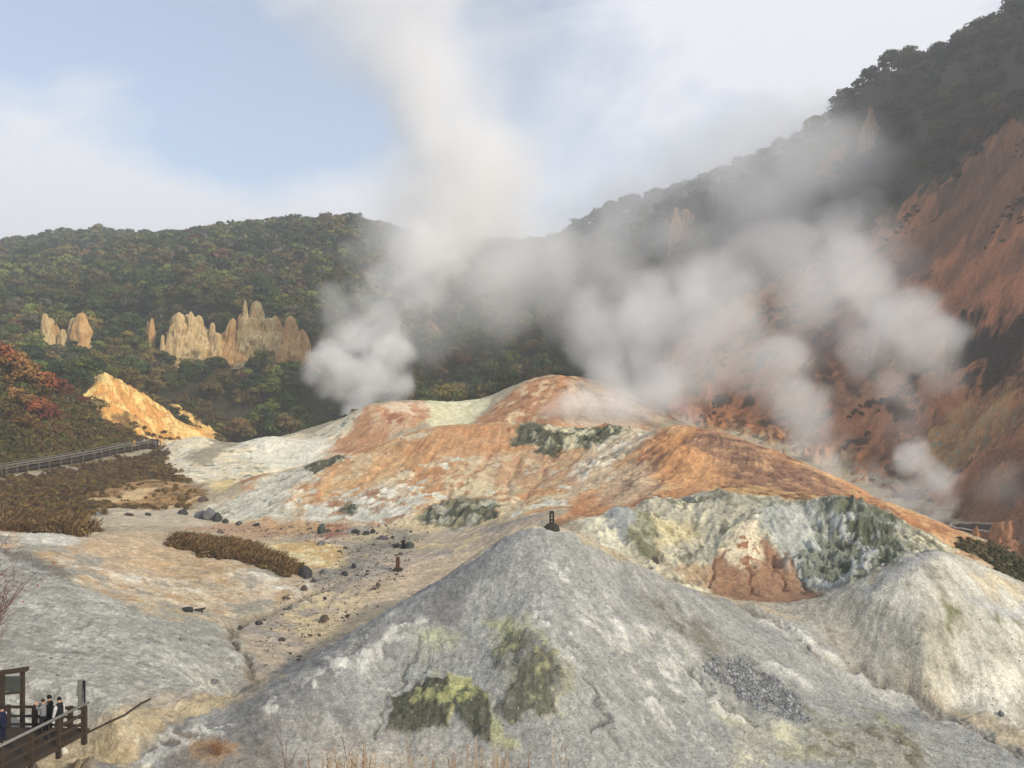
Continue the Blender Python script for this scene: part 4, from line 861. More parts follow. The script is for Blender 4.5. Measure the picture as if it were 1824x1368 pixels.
for a in [(356,924,22,18,'dark boulder at the left end of the big boulder heap by the grey flow'),(372,926,26,26,'largest dark boulder of the heap at the foot of the grey flow'),(386,928,20,18,'dark boulder at the right end of the big boulder heap'),
          (400,931,12,9,'low dark boulder just right of the big boulder heap'),(324,916,18,11,'dark flat boulder left of the big boulder heap'),(362,893,16,12,'grey brown boulder on top of the slope above the big heap'),
          (425,934,14,7,'small flat boulder between the big heap and the orange hump'),(456,937,13,6,'dark slab at the left tip of the orange hump'),(392,950,12,9,'brown boulder above the band of brush'),
          (572,950,18,20,'tall rounded green black boulder at the right tip of the orange hump'),(585,947,10,6,'low boulder right of the tall rounded boulder'),(602,947,9,5,'small boulder beside the rust stain'),
          (633,950,17,9,'dark flat slab at the foot of the orange mound'),(652,953,12,9,'dark block beside the flat slab'),(664,950,9,10,'pointed dark block at the foot of the orange mound'),(681,961,22,8,'long purple grey slab lying in front of the orange mound'),(699,959,6,6,'small dark stone right of the long slab'),
          (708,975,16,9,'black boulder at the left of the cluster round the short post'),(729,976,14,14,'greenish boulder at the right of the cluster round the short post'),(713,989,11,6,'flat stone just below the short post cluster'),
          (541,1028,26,24,'big black boulder at the lower end of the brush band'),(576,1022,14,10,'grey pointed boulder right of the big black boulder'),(558,1037,12,7,'flat boulder below the big black boulder'),(541,1052,12,12,'rounded brown boulder on the pale slope under the brush'),
          (614,1025,13,9,'dark boulder left of the jagged one in the gully'),(630,1012,10,10,'jagged dark boulder in the middle of the gully'),(571,970,18,8,'low grey boulder on the valley floor below the rust stain'),(615,978,8,6,'brown stone on the valley floor'),
          (665,972,7,5,'small stone left of the short post cluster'),(673,1044,9,9,'square brown stone with a pale top near the tall marker post'),(665,1051,12,6,'wedge shaped stone beside the square brown stone'),(576,1107,18,15,'rounded brown boulder alone on the tan flat'),
          (508,1067,12,7,'brown stone at the bend of the dry stream'),(506,1086,10,3,'thin flat stone below the bend of the dry stream'),(461,1112,15,8,'dark stone on the bank of the dry stream'),(427,1121,10,8,'stone beside the dark stream bend'),(321,1141,7,8,'small dark stone alone on the grey left slope'),
          (380,1216,16,6,'flat dark stone low on the grey left slope'),(229,918,18,5,'dark slab on the pale shelf under the brown slope'),(262,918,11,6,'round dark stone on the pale shelf'),(173,917,10,6,'small grey stone near the right edge of the reeds'),
          (1230,894,26,12,'blue grey boulder on the rim of the cliff'),(1168,1002,14,14,'brown boulder at the foot of the cliff beside the cone'),(1785,1275,12,10,'lone grey stone at the lower right of the pale slope')]:
    c = (.75, .95, .85) if 'green' in a[4] else (1.5, 1.15, .95) if 'brown' in a[4] else (1.25, 1.1, 1.3) if 'purple' in a[4] else (1.9, 1.95, 2.0) if 'grey' in a[4] else (.62, .64, .66) if ('dark' in a[4] or 'black' in a[4]) else (1.1, 1.05, 1)
    boulder(*a, col=c)
# clods: countless small stones on the slopes
def pebbles(name, M, n, sz, label, cols):
    it = []; Vs = []; Fs = []; Cs = []; b = 0
    base = np.array([(-.5,-.4,-.2),(.5,-.45,-.2),(.45,.4,-.2),(-.4,.5,-.2),(-.25,-.2,.35),(.3,-.15,.3),(.1,.3,.32)]); fs = np.array([(0,1,4),(1,5,4),(1,2,5),(2,6,5),(2,3,6),(3,4,6),(3,0,4),(4,5,6)])
    for (x, y, z) in pick(M, n):
        s = sz * math.exp(R.gauss(0, .45)); a = R.uniform(0, 6.28); ca, sa = math.cos(a), math.sin(a)
        v = base * s * np.array([1, R.uniform(.6, 1), R.uniform(.6, 1)]); Vs.append(np.stack([v[:, 0] * ca - v[:, 1] * sa + x, v[:, 0] * sa + v[:, 1] * ca + y, v[:, 2] + z], 1)); Fs.append(fs + b); b += 7
        Cs.append(np.repeat((lin(cols[R.randrange(len(cols))]) * R.uniform(.8, 1.15))[None], 7, 0))
    me = mesh_np(name, np.concatenate(Vs), np.concatenate(Fs), np.concatenate(Cs)); me.materials.append(LEAF); return tag(obj(name, me), label, 'gravel', None, 'stuff')
pebbles('cone_gravel', CN * (WX > -.4), 9000, .055, 'loose grey gravel scattered over the dark cone', [(146, 146, 144), (126, 126, 126), (166, 164, 158), (110, 110, 110)])
pebbles('scree', PEB * (WX2 > -.35), 3600, .115, 'patch of coarse grey scree on the right flank of the dark cone', [(136, 138, 138), (116, 118, 120), (156, 158, 158), (100, 102, 102)])
pebbles('floor_stones', region([(300,930),(560,930),(760,940),(740,1010),(640,1100),(480,1200),(440,1120),(520,1050),(600,1000),(540,960)], (50, 115), 1, 1), 1500, .16, 'small brown and dark stones littering the valley floor', [(96, 84, 70), (70, 66, 60), (140, 124, 104), (60, 58, 54)])
pebbles('mound_stones', RM, 1500, .07, 'small stones on the pale right mound', [(150, 144, 126), (190, 184, 168), (110, 104, 90)])
pebbles('slope_stones', GS, 1500, .06, 'small stones on the grey left slope', [(120, 116, 106), (180, 178, 168), (90, 86, 78)])

# ------------------------------------------------------------------ posts, boards, boardwalks
WOOD = surf('dark_weathered_wood', (62, 52, 44), var=.35, scale=9, bump=.3, dist=.01)
GWOOD = surf('grey_weathered_wood', (112, 104, 94), var=.25, scale=9, bump=.3, dist=.01)
STONE = surf('dark_stone', (58, 54, 48), var=.3, scale=7, bump=.4, dist=.03)
WHITE = surf('white_crust', (206, 200, 186), var=.15, scale=5, bump=.5, dist=.03)
RAILM = surf('grey_pipe_rail', (128, 126, 120), var=.15, scale=8, bump=0, rough=.6)
GLASS = surf('board_panel', (74, 78, 74), var=.15, scale=3, bump=0, rough=.45)
BLACK = surf('black_metal', (34, 34, 34), var=.2, scale=8, bump=0, rough=.5)
# stele on the cone
p = hit(983, 943); k = p[1] / F; e = tag(empty('stone_marker', (p[0], p[1] + .2, p[2] - .12)), 'dark upright stone marker with pale characters on top of the grey cone', 'stone marker')
mb = MB(); nb = 9
vs = []
for (zz, rx, ry) in ((0, .66, .5), (.3, .56, .42), (.5, .34, .28)):
    for q in range(nb): a = q / nb * math.tau; vs.append((math.cos(a) * rx * R.uniform(.88, 1.08), math.sin(a) * ry * R.uniform(.9, 1.08), zz))
fs = [(i * nb + q, i * nb + (q + 1) % nb, (i + 1) * nb + (q + 1) % nb, (i + 1) * nb + q) for i in range(2) for q in range(nb)] + [tuple(2 * nb + q for q in range(nb))]
mb.add(vs, fs).build('base', STONE, e)
def pillar_me(w, d, h, z0):
    mb = MB(); vs = []
    for (zz, f) in ((0, 1.0), (h * .93, .96), (h, .8)):
        vs += [(i * w / 2 * f, j * d / 2 * f, z0 + zz) for i, j in ((-1, -1), (1, -1), (1, 1), (-1, 1))]
    return mb.add(vs, [(i * 4 + q, i * 4 + (q + 1) % 4, (i + 1) * 4 + (q + 1) % 4, (i + 1) * 4 + q) for i in range(2) for q in range(4)] + [(8, 9, 10, 11)])
pil = pillar_me(.36, .3, .98, .44).build('pillar', STONE, e)
mb = MB()
for zc, strokes in ((1.14, [(-.05,.05,.05,.05),(0,.07,0,-.05),(-.06,-.02,.06,-.02)]), (.95, [(-.06,.05,.06,.05),(-.05,0,.05,0),(-.07,-.05,.07,-.05),(0,.07,0,-.05)]), (.68, [(-.05,.04,.0,.0),(.05,.04,0,0),(0,0,0,-.06)])):
    for (a0, b0, a1, b1) in strokes: mb.beam((a0, -.154, zc + b0), (a1, -.154, zc + b1), .018, .006, Vector((0, 1, 0)))
mb.build('characters', WHITE, pil)
# brown post in the valley
p = hit(708, 1018); e = tag(empty('marker_post', (p[0], p[1] + .2, p[2] - .08)), 'brown upright marker post on a low stone base on the valley floor', 'marker post')
mb = MB(); mb.box((0, 0, .14), (.95, .6, .3)); mb.box((.05, 0, .34), (.6, .42, .14)); mb.build('base', STONE, e)
pillar_me(.36, .34, 1.1, .38).build('pillar', surf('brown_post', (84, 62, 46), var=.25, scale=7, bump=.3), e)
p = hit(718, 977); e = tag(empty('marker_post', (p[0], p[1] + .3, p[2] - .08)), 'short black post standing in a cluster of boulders behind the brown post', 'marker post')
pillar_me(.42, .36, 1.0, 0).build('pillar', BLACK, e); MB().box((0, 0, .1), (.8, .7, .25)).build('base', STONE, e)
# plank on legs and round dark vent cover in the stream
p = hit(352, 1089); e = tag(empty('sluice_plank', (p[0], p[1] + .1, p[2] - .05)), 'small dark plank raised on a post beside the dry stream', 'plank')
mb = MB(); mb.beam((-.75, 0, .05), (.55, 0, .26), .38, .09); mb.build('board', WOOD, e)
MB().beam((.3, 0, .2), (.38, -.1, -.3), .09).build('leg', WOOD, e); MB().beam((-.4, .1, .1), (-.42, .1, -.25), .08).build('leg', WOOD, e)
p = hit(334, 1088); mb = MB(); mb.tube([(0, 0, -.1), (0, 0, .22), (0, 0, .26)], [.42, .42, .3], 18)
tag(mb.build('vent_cap', surf('dark_metal', (54, 58, 62), var=.2, scale=4, bump=.1), None, (p[0], p[1], p[2])), 'round dark metal cap half sunk in the grey slope beside the plank', 'vent cap')
# pale rimmed pool-like enclosure behind the ridge
p = hit(1745, 944); e = tag(empty('stone_rimmed_basin', (p[0] + .4, p[1], p[2] + .15)), 'long oval basin with a pale raised rim behind the low end of the orange ridge', 'basin')
def ring(n, a, b, z, s=0): return [Vector((math.cos(t / n * math.tau) * a * (1 + .05 * math.sin(3 * t)), math.sin(t / n * math.tau) * b * (1 + .04 * math.cos(2 * t)), z + .05 * math.sin(t * 1.7))) for t in range(n + 1)]
MB().tube(ring(40, 4.6, 3.9, .35), .12, 6).build('rim', WHITE, e)
mb = MB(); rr = ring(40, 4.5, 3.8, .1); mb.add([(0, 0, -.1)] + rr[:-1], [(0, 1 + i, 1 + (i + 1) % 40) for i in range(40)]); mb.build('bed', surf('basin_mud', (88, 72, 66), rgb2=(48, 42, 42), scale=1.6, bump=.6), e)

# far boardwalk
path = [(-30,848),(0,843),(40,836),(80,829),(120,822),(160,815),(200,806),(240,799),(262,796),(282,797)]
yd = [140, 148, 153, 158, 163, 168, 175, 182, 185, 185]
pw3 = []
for (px, py), y in zip(path, yd):
    x = (px - 912) / F * y; pw3.append(Vector((x, y, (684 - py) / F * y + .35)))
e = tag(empty('boardwalk', pw3[4]), 'far grey railed boardwalk running along the foot of the near left slope', 'boardwalk')
o0 = pw3[4]
def off(i, s):
    d = (pw3[min(i + 1, len(pw3) - 1)] - pw3[max(i - 1, 0)]); d.z = 0; d.normalize(); return pw3[i] + Vector((d.y, -d.x, 0)) * s
mbd = MB(); L1 = [off(i, 1.1) for i in range(len(pw3))]; L2 = [off(i, -1.1) for i in range(len(pw3))]
for i in range(len(pw3) - 1):
    a, b, c, d = L1[i], L1[i + 1], L2[i + 1], L2[i]; dn = Vector((0, 0, -.35)); q = [v - o0 for v in (a, b, c, d)]
    mbd.add(q + [v + dn for v in q], [(3, 2, 1, 0), (0, 1, 5, 4), (2, 3, 7, 6), (4, 5, 6, 7)])
mbd.build('deck', WOOD, e)
for s, L3 in ((1, L1), (-1, L2)):
    for hh, ww in ((1.05, .11), (.6, .08)):
        mb = MB(); mb.tube([v - o0 + Vector((0, 0, hh)) for v in L3], ww, 6); mb.build('rail', RAILM if s > 0 else GWOOD, e)
    acc = 0
    for i in range(len(L3) - 1):
        n = max(1, round((L3[i + 1] - L3[i]).length / 2.6))
        for q in range(n + (i == len(L3) - 2)):
            v = L3[i].lerp(L3[i + 1], q / n) - o0; MB().beam(v + Vector((0, 0, -1.2)), v + Vector((0, 0, 1.15)), .16).build('post', GWOOD, e)
# near boardwalk
zd = -15.8
def scr(px, y, z=zd): return Vector(((px - 912) / F * y, y, z))
fc = scr(150, 38.05); fl = scr(12, 34.0); o0 = Vector((-20.5, 37, zd))
bk = [fc + Vector((0, .25, 0)), scr(62, 38.5), scr(14, 38.5), Vector((-26, 38.4, zd))]
e = tag(empty('viewing_deck', o0), 'dark wooden viewing deck at the lower left corner with four visitors on it', 'deck')
dirf = (fl - fc).normalized(); fend = fc + dirf * 9
mb = MB(); top = [fc + Vector((.1, .3, 0)), fend + Vector((.1, 0, 0)), Vector((-27, fend.y, zd)), Vector((-27, 38.6, zd))]; q = [v - o0 for v in top]
mb.add(q + [v + Vector((0, 0, -.22)) for v in q], [(3, 2, 1, 0), (0, 1, 5, 4), (1, 2, 6, 5), (2, 3, 7, 6), (3, 0, 4, 7), (4, 5, 6, 7)])
mb.build('planking', WOOD, e)
e2 = tag(empty('railing', fc), 'near dark timber railing with a grey top rail running down to the lower left corner', 'railing', 'railings of the viewing deck')
nf = 7
for i in range(nf):
    v = fc.lerp(fend, i / (nf - 1)) - fc; MB().beam(v + Vector((0, 0, -.6)), v + Vector((0, 0, 1.12)), .2 if i == 0 else .17).build('post', WOOD, e2)
d9 = fend - fc
MB().tube([dirf * -.25 + Vector((0, 0, 1.2)), d9 + Vector((0, 0, 1.2))], .065, 10).build('top_rail', RAILM, e2, smooth=True)
for hh in (.78, .38): MB().beam(Vector((0, 0, hh)), d9 + Vector((0, 0, hh)), .06, .13).build('rail', WOOD, e2)
for i in range(1, nf - 1):
    for t in (.35, .6):
        if i in (2, 4): continue
        v = d9 * ((i + t) / (nf - 1)); MB().beam(v + Vector((0, 0, .3)), v + Vector((0, 0, 1.1)), .04).build('baluster', WOOD, e2)
e3 = tag(empty('railing', bk[0]), 'rear timber railing of the viewing deck behind the visitors', 'railing', 'railings of the viewing deck')
for i in range(3):
    a, b = bk[i] - bk[0], bk[i + 1] - bk[0]
    for hh, hz2 in ((.92, .12), (.5, .1), (.12, .1)): MB().beam(a + Vector((0, 0, hh)), b + Vector((0, 0, hh)), .06, hz2).build('rail', WOOD, e3)
for v in (bk[0].lerp(bk[1], .32), bk[1], bk[2], bk[3]): v = v - bk[0]; MB().beam(v + Vector((0, 0, -.5)), v + Vector((0, 0, 1.0)), .18).build('post', WOOD, e3)
# information board
pA = scr(4, 39.6, -15.9); pB = scr(40, 39.8, -15.9); e = tag(empty('information_board', pA), 'dark wooden information board on two posts behind the viewing deck', 'information board')
hb = 2.15; dv = pB - pA
MB().beam(Vector((0, 0, -.5)), Vector((0, 0, hb)), .17).build('post', WOOD, e); MB().beam(dv + Vector((0, 0, -.5)), dv + Vector((0, 0, hb)), .17).build('post', WOOD, e)
MB().beam(dv * -.25 + Vector((0, 0, hb + .05)), dv * 1.28 + Vector((0, 0, hb + .16)), .3, .16).build('top_beam', WOOD, e)
MB().box(dv / 2 + Vector((0, 0, hb - .5)), (dv.length - .1, .05, .72)).build('panel', GLASS, e); MB().beam(Vector((0, 0, hb - .93)), dv + Vector((0, 0, hb - .93)), .1).build('lower_beam', WOOD, e)
# post with hanging speaker panel
v = fc + Vector((-.05, .12, 0)); e = tag(empty('speaker_post', v), 'thin black post with a slim grey panel at the corner of the viewing deck', 'post')
MB().tube([(0, 0, 0), (0, 0, 2.25)], .05, 8).build('pole', BLACK, e)
Mr = Matrix.Rotation(.6, 3, 'Z') @ Matrix.Rotation(.08, 3, 'Y'); mb = MB(); mb.box((-.2, 0, 1.92), (.26, .06, .72), Mr); mb.box((-.2, .02, 1.34), (.2, .03, .5), Mr); mb.build('panel', surf('grey_panel', (104, 106, 100), var=.3, scale=12, bump=0), e)
# pipe and crusty stones
def gp(px, py, up=.1): h = hit(px, py); return Vector((h[0], h[1], h[2] + up))
pq = [(96, 1338), (130, 1320), (165, 1302), (200, 1285), (222, 1275), (252, 1254), (272, 1244)]
pp = [gp(a[0] + (b[0] - a[0]) * t / 5, a[1] + (b[1] - a[1]) * t / 5, .04) for a, b in zip(pq[:-1], pq[1:]) for t in range(5)]
tag(MB().tube([v for v in pp], .055, 8).build('drain_pipe', surf('dark_pipe', (66, 58, 50), var=.4, scale=4, bump=.2), None, smooth=True), 'dark pipe lying on the ground from the deck toward the valley', 'pipe')
o = boulder(110, 1341, 18, 10, 'white crusted stone at the end of the pipe by the railing', (1, 1, 1), None, 'crusted_stone'); o.data = BM_[1].copy(); o.data.materials.clear(); o.data.materials.append(WHITE)
o = boulder(223, 1280, 9, 5, 'small white crusted stone on the middle of the pipe', (1, 1, 1), None, 'crusted_stone'); o.data = BM_[2].copy(); o.data.materials.clear(); o.data.materials.append(WHITE)

# ------------------------------------------------------------------ plants at the frame's edges
def twig_plant(name, base, h, n, label, cat, colr, leaf, lc, spread=.5, seed=1, group=None):
    rs = random.Random(seed); e = tag(empty(name, base), label, cat, group); mb = MB(); lv = []
    for i in range(n):
        a = rs.uniform(0, 6.28); L = h * rs.uniform(.6, 1); pts = [Vector((rs.uniform(-.12, .12), rs.uniform(-.12, .12), 0))]; d = Vector((math.cos(a) * spread * rs.random(), math.sin(a) * spread * rs.random(), 1)).normalized()
        for q in range(6):
            d = (d + Vector((rs.gauss(0, .13), rs.gauss(0, .13), .05))).normalized(); pts.append(pts[-1] + d * L / 6)
            if q > 0:
                for w in range(3):
                    b = pts[-1]; dd = (d + Vector((rs.gauss(0, .7), rs.gauss(0, .7), .1))).normalized(); c = b + dd * L * .16; f = c + (dd + Vector((rs.gauss(0, .3), rs.gauss(0, .3), .2))) * L * .1
                    mb.tube([b, c, f], [h * .0016, h * .0012, h * .0006], 3); lv.append(c); lv.append(f)
        mb.tube(pts, [h * .006 * (1 - .75 * t / 6) for t in range(7)], 5)
    mb.build('stems', colr, e)
    if leaf:
        V = []; Cs = []
        for c in lv:
            for _ in range(leaf):
                p = c + Vector([rs.gauss(0, .06 * h / 3) for _ in range(3)]); t = Vector([rs.gauss(0, 1) for _ in range(3)]).normalized(); b = t.cross(Vector([rs.gauss(0, 1) for _ in range(3)])).normalized(); s = rs.uniform(.015, .03) * h / 3
                V += [p - t * s, p + b * s * .7, p + t * s, p - b * s * .7]; Cs += [lin(lc[rs.randrange(len(lc))])] * 4
        obj('leaves', mesh_np('leaves', [tuple(v) for v in V], np.arange(len(V)).reshape(-1, 4), np.array(Cs)), LEAF, e)
    return e
TW = surf('reddish_twig', (112, 84, 78), var=.2, scale=8, bump=0)
yb = 44.0
for i, (px, h, sd_) in enumerate(((-66, 8.4, 3), (-34, 5.4, 8))):
    x = (px - 912) / F * yb; twig_plant('bare_shrub', (x, yb, zat(x, yb) - .1), h, 26, ['tall bare reddish shrub reaching in at the left edge of the photo', 'lower bare shrub with sparse red leaves at the left edge'][i], 'shrub', TW, 1, [(136, 82, 76), (122, 84, 76), (110, 74, 68)], .42, sd_, 'bare shrubs at the left edge')
pts = []
for i in range(90):
    px = R.choice((R.gauss(640, 45), R.gauss(760, 80), R.gauss(620, 25), R.gauss(880, 50))); y = R.uniform(10.4, 12.2); x = (px - 912) / F * y; pts.append((x, y))
Vs = []; Cs = []
for (x, y) in pts:
    z0 = zat(x, y); ztop = (684 - R.choice((R.gauss(1345, 18), R.gauss(1352, 14)))) / F * y; h = ztop - z0
    a = R.uniform(-.12, .12) * h * .5; c = lin(R.choice([(158, 138, 116), (170, 152, 128), (140, 116, 98), (180, 162, 138)])); w = .0038
    for s in range(5):
        t0, t1 = s / 5, (s + 1) / 5; x0 = x + a * t0 ** 2; x1 = x + a * t1 ** 2
        Vs += [(x0 - w, y, z0 + h * t0), (x0 + w, y, z0 + h * t0), (x1 + w, y, z0 + h * t1), (x1 - w, y, z0 + h * t1)]; Cs += [c] * 4
    for s in range(16):
        t = 1 - R.uniform(0, .17); px_ = x + a * t * t + R.gauss(0, .012); pz = z0 + h * t; dx = R.gauss(0, .012); dz = R.uniform(.02, .05); yo = R.gauss(0, .012)
        Vs += [(px_ - .005, y + yo, pz), (px_ + .005, y + yo, pz), (px_ + dx + .004, y, pz + dz), (px_ + dx - .004, y, pz + dz)]; Cs += [c * 1.25] * 4
me_ = mesh_np('reeds', np.array(Vs), np.arange(len(Vs)).reshape(-1, 4), np.array(Cs)); me_.materials.append(LEAF)
tag(obj('reeds', me_), 'thin dry reeds with feathery heads at the bottom edge of the photo', 'reeds', None, 'stuff')
xs = (596 - 912) / F * 11; twig_plant('dry_plant', (xs, 11, zat(xs, 11)), (684 - 1308) / F * 11 - zat(xs, 11), 3, 'dead branching plant standing taller than the reeds at the bottom edge', 'plant', TW, 0, None, .12, 4)
xs = (388 - 912) / F * 34; p = hit(388, 1345)
twig_plant('rusty_bush', (p[0], p[1], p[2] - .1), 1.0, 16, 'low rust orange bush at the lower left foot of the dark cone', 'bush', TW, 12, [(168, 108, 58), (140, 88, 52), (120, 84, 56)], 1.2, 5)

# ------------------------------------------------------------------ people
SKIN = surf('skin', (196, 150, 122), var=.05, scale=3, bump=0, rough=.6)
CLOTH = surf('cloth', (255, 255, 255), var=0, rgb2=(205, 205, 205), scale=14, bump=.2, dist=.01, objcol=True)
def skin_obj(name, verts, edges, radii, m, parent, lv=1, color=None):
    me = bpy.data.meshes.new(name); me.from_pydata(verts, edges, []); me.update(); o = obj(name, me, m, parent)
    md = o.modifiers.new('skin', 'SKIN'); md.use_smooth_shade = True
    for i, r in enumerate(radii): o.data.skin_vertices[0].data[i].radius = (r, r) if not isinstance(r, tuple) else r
    o.data.skin_vertices[0].data[0].use_root = True
    if lv: s = o.modifiers.new('sub', 'SUBSURF'); s.levels = lv; s.render_levels = lv
    dg = bpy.context.evaluated_depsgraph_get(); ev = o.evaluated_get(dg); nm = bpy.data.meshes.new_from_object(ev); o.modifiers.clear(); old = o.data; nm.name = name; o.data = nm
    if not nm.materials: nm.materials.append(m)
    bpy.data.meshes.remove(old)
    if color: o.color = (*lin(color), 1)
    return o
def person(loc, rz, H, pose, cols, label, group=None, sleeve=None, hood=False, fine=True):
    """local: +Y is where the figure looks; pose = (right hand, left hand) targets as (x,y,z) shares of height"""
    k = H / 1.7; e = tag(empty('person', loc, rz), label, 'person', group)
    def v(*a): return tuple(q * k for q in a)
    hip = v(0, 0, .93); sp = v(0, 0, 1.12); ch = v(0, .0, 1.33); nk = v(0, .01, 1.47); hd0 = v(0, .02, 1.55); hd1 = v(0, .03, 1.64)
    V = [hip, sp, ch, nk, hd0, hd1]; E = [(0, 1), (1, 2), (2, 3), (3, 4), (4, 5)]; Rr = [.11, .09, .085, .05, .075, .068]
    arms = {}; legs = {}
    for s, tgt in ((1, pose[0]), (-1, pose[1])):
        sh = Vector((s * .165, 0, 1.385)); ha = Vector(tgt); mid = (sh + ha) / 2; L = (ha - sh).length; bend = math.sqrt(max(.28 ** 2 - (L / 2) ** 2, 0)); el = mid + Vector((s * .35, -.3, -.9)).normalized() * bend
        b = len(V); V += [v(*sh), v(*el), v(*ha)]; E += [(2, b), (b, b + 1), (b + 1, b + 2)]; Rr += [.016, .028, .027]; arms[s] = (sh, el, ha)
        d = (ha - el).normalized(); side = d.cross(Vector((0, 0, 1))); side = side.normalized() if side.length > .1 else Vector((1, 0, 0))
        V.append(v(*(ha + d * .06))); E.append((b + 2, b + 3)); Rr.append(.034); pb = b + 3
        if fine:
            for f in range(4):
                o_ = side * (f - 1.5) * .02; L_f = (.07, .08, .078, .06)[f]; r0 = ha + d * .075 + o_; c_ = len(V)
                V += [v(*r0), v(*(r0 + d * L_f * .55 + Vector((0, 0, -.008)))), v(*(r0 + d * L_f - Vector((0, 0, .02))))]; E += [(pb, c_), (c_, c_ + 1), (c_ + 1, c_ + 2)]; Rr += [.0095, .009, .008]
            c_ = len(V); V += [v(*(ha + d * .035 + side * -.04)), v(*(ha + d * .08 + side * -.055))]; E += [(b + 2, c_), (c_, c_ + 1)]; Rr += [.011, .0095]
        kn = (s * .1, .03, .5); an = (s * .11, 0, .09); b = len(V); V += [v(s * .09, 0, .88), v(*kn), v(*an), v(s * .12, .09, .045)]; E += [(0, b), (b, b + 1), (b + 1, b + 2), (b + 2, b + 3)]; Rr += [.07, .046, .03, .016]; legs[s] = b
    skin_obj('body', V, E, [r * k for r in Rr], SKIN, e, 1)
    # face details and hair
    mb = MB(); mb.tube([v(0, .085, 1.605), v(0, .118, 1.585)], [.008 * k, .013 * k], 5); mb.build('nose', SKIN, e)
    mb = MB()
    for s in (-1, 1): mb.box(v(s * .03, .098, 1.62), v(.02, .01, .01))
    mb.build('eyes', BLACK, e)
    V2 = []; F2 = []; nn, mm = 14, 7
    for i in range(mm + 1):
        th = i / mm * 1.75
        for q in range(nn):
            a = q / nn * math.tau; r = (.094 if not hood else .118) * k; zz = math.cos(th); lim = 1 if math.sin(a) < .2 else .0
            tt = th if lim else min(th, 1.05); V2.append((math.sin(tt) * math.cos(a) * r, math.sin(tt) * math.sin(a) * r * 1.1 + .02 * k, math.cos(tt) * r * 1.12 + 1.615 * k))
    for i in range(mm):
        for q in range(nn): F2.append((i * nn + q, i * nn + (q + 1) % nn, (i + 1) * nn + (q + 1) % nn, (i + 1) * nn + q))
    hm = bpy.data.meshes.new('hair'); hm.from_pydata(V2, [], F2); hm.polygons.foreach_set('use_smooth', [True] * len(F2)); h_ = obj('hood' if hood else 'hair', hm, CLOTH, e); h_.color = (*lin(cols[3]), 1)
    # coat, sleeves, trousers, shoes
    hem = cols[4] if len(cols) > 4 else .82
    skin_obj('coat', [v(0, 0, hem), v(0, 0, 1.05), v(0, .0, 1.25), v(0, 0, 1.42), v(.17, 0, 1.4), v(-.17, 0, 1.4)], [(0, 1), (1, 2), (2, 3), (3, 4), (3, 5)], [(.2 * k, .15 * k), (.185 * k, .14 * k), (.2 * k, .165 * k), (.13 * k, .12 * k), .115 * k, .115 * k], CLOTH, e, 1, cols[0])
    for s in (1, -1):
        sh, el, ha = arms[s]; w_ = el + (ha - el) * .86
        skin_obj('sleeve', [v(*sh), v(*el), v(*w_)], [(0, 1), (1, 2)], [.09 * k, .072 * k, .054 * k], CLOTH, e, 1, cols[1])
    skin_obj('trousers', [v(0, 0, .9), v(.09, 0, .85), v(.1, .03, .5), v(.11, 0, .12), v(-.09, 0, .85), v(-.1, .03, .5), v(-.11, 0, .12)], [(0, 1), (1, 2), (2, 3), (0, 4), (4, 5), (5, 6)], [.14 * k, .11 * k, .085 * k, .07 * k, .11 * k, .085 * k, .07 * k], CLOTH, e, 1, cols[2])
    for s in (1, -1): skin_obj('shoe', [v(s * .115, -.03, .05), v(s * .12, .09, .045), v(s * .125, .19, .035)], [(0, 1), (1, 2)], [.058 * k, .056 * k, .046 * k], CLOTH, e, 1, (40, 38, 36))
    return e
face = ((-.06, .3, 1.42), (.06, .3, 1.42)); face = ((.08, .3, 1.46), (-.08, .3, 1.46)); rest_ = ((.26, .08, .84), (-.26, .08, .84)); railp = ((.2, .36, 1.0), (-.2, .36, 1.0))
G4 = 'visitors on the viewing deck'
person(scr(4, 36.6), 1.3, 1.68, face, [(30, 36, 66), (210, 208, 204), (34, 38, 60), (40, 34, 30)], 'person in a navy coat with white sleeves raising a camera at the left edge', G4)
person(scr(77, 37.6), 1.45, 1.62, face, [(132, 136, 138), (132, 136, 138), (44, 44, 50), (62, 46, 36), .78], 'person in a light grey jacket holding both hands up to the face', G4)
person(scr(88, 37.9), 1.5, 1.66, rest_, [(20, 20, 24), (20, 20, 24), (26, 26, 30), (16, 16, 18), .6], 'person in a long black hooded coat between the grey jacket and the white sleeves', G4, hood=True)
person(scr(106, 37.4), 1.2, 1.78, rest_, [(34, 33, 38), (214, 214, 216), (52, 50, 48), (24, 22, 22), .8], 'person in a dark vest over white sleeves standing nearest the deck corner', G4)
G7 = 'visitors on the far boardwalk'
def fp(px, H, cols, label, rz):
    for i in range(len(path) - 1):
        if path[i][0] <= px <= path[i + 1][0]: t = (px - path[i][0]) / (path[i + 1][0] - path[i][0]); c = pw3[i].lerp(pw3[i + 1], t)
    return person(tuple(c + Vector((0, .3, .02))), rz, H, rest_, cols, label, G7, fine=False)
fp(133, 1.7, [(40, 60, 62), (40, 60, 62), (34, 34, 38), (24, 22, 22)], 'person in a dark teal jacket walking on the far boardwalk, left of the pair', 1.8)
fp(147, 1.7, [(34, 34, 40), (34, 34, 40), (30, 30, 34), (20, 20, 22)], 'person in black walking on the far boardwalk, right of the pair', 1.6)
fp(238, 1.72, [(226, 168, 58), (226, 168, 58), (226, 168, 58), (60, 44, 34), .5], 'person in a long yellow coat on the far boardwalk', 3.0)
fp(248, 1.75, [(92, 84, 78), (92, 84, 78), (52, 48, 50), (28, 24, 22)], 'person in a grey brown coat beside the yellow coat', 2.6)
fp(256, 1.68, [(190, 184, 170), (190, 184, 170), (80, 76, 72), (34, 28, 26)], 'person in a pale jacket in the middle of the group at the far lookout', 3.3)
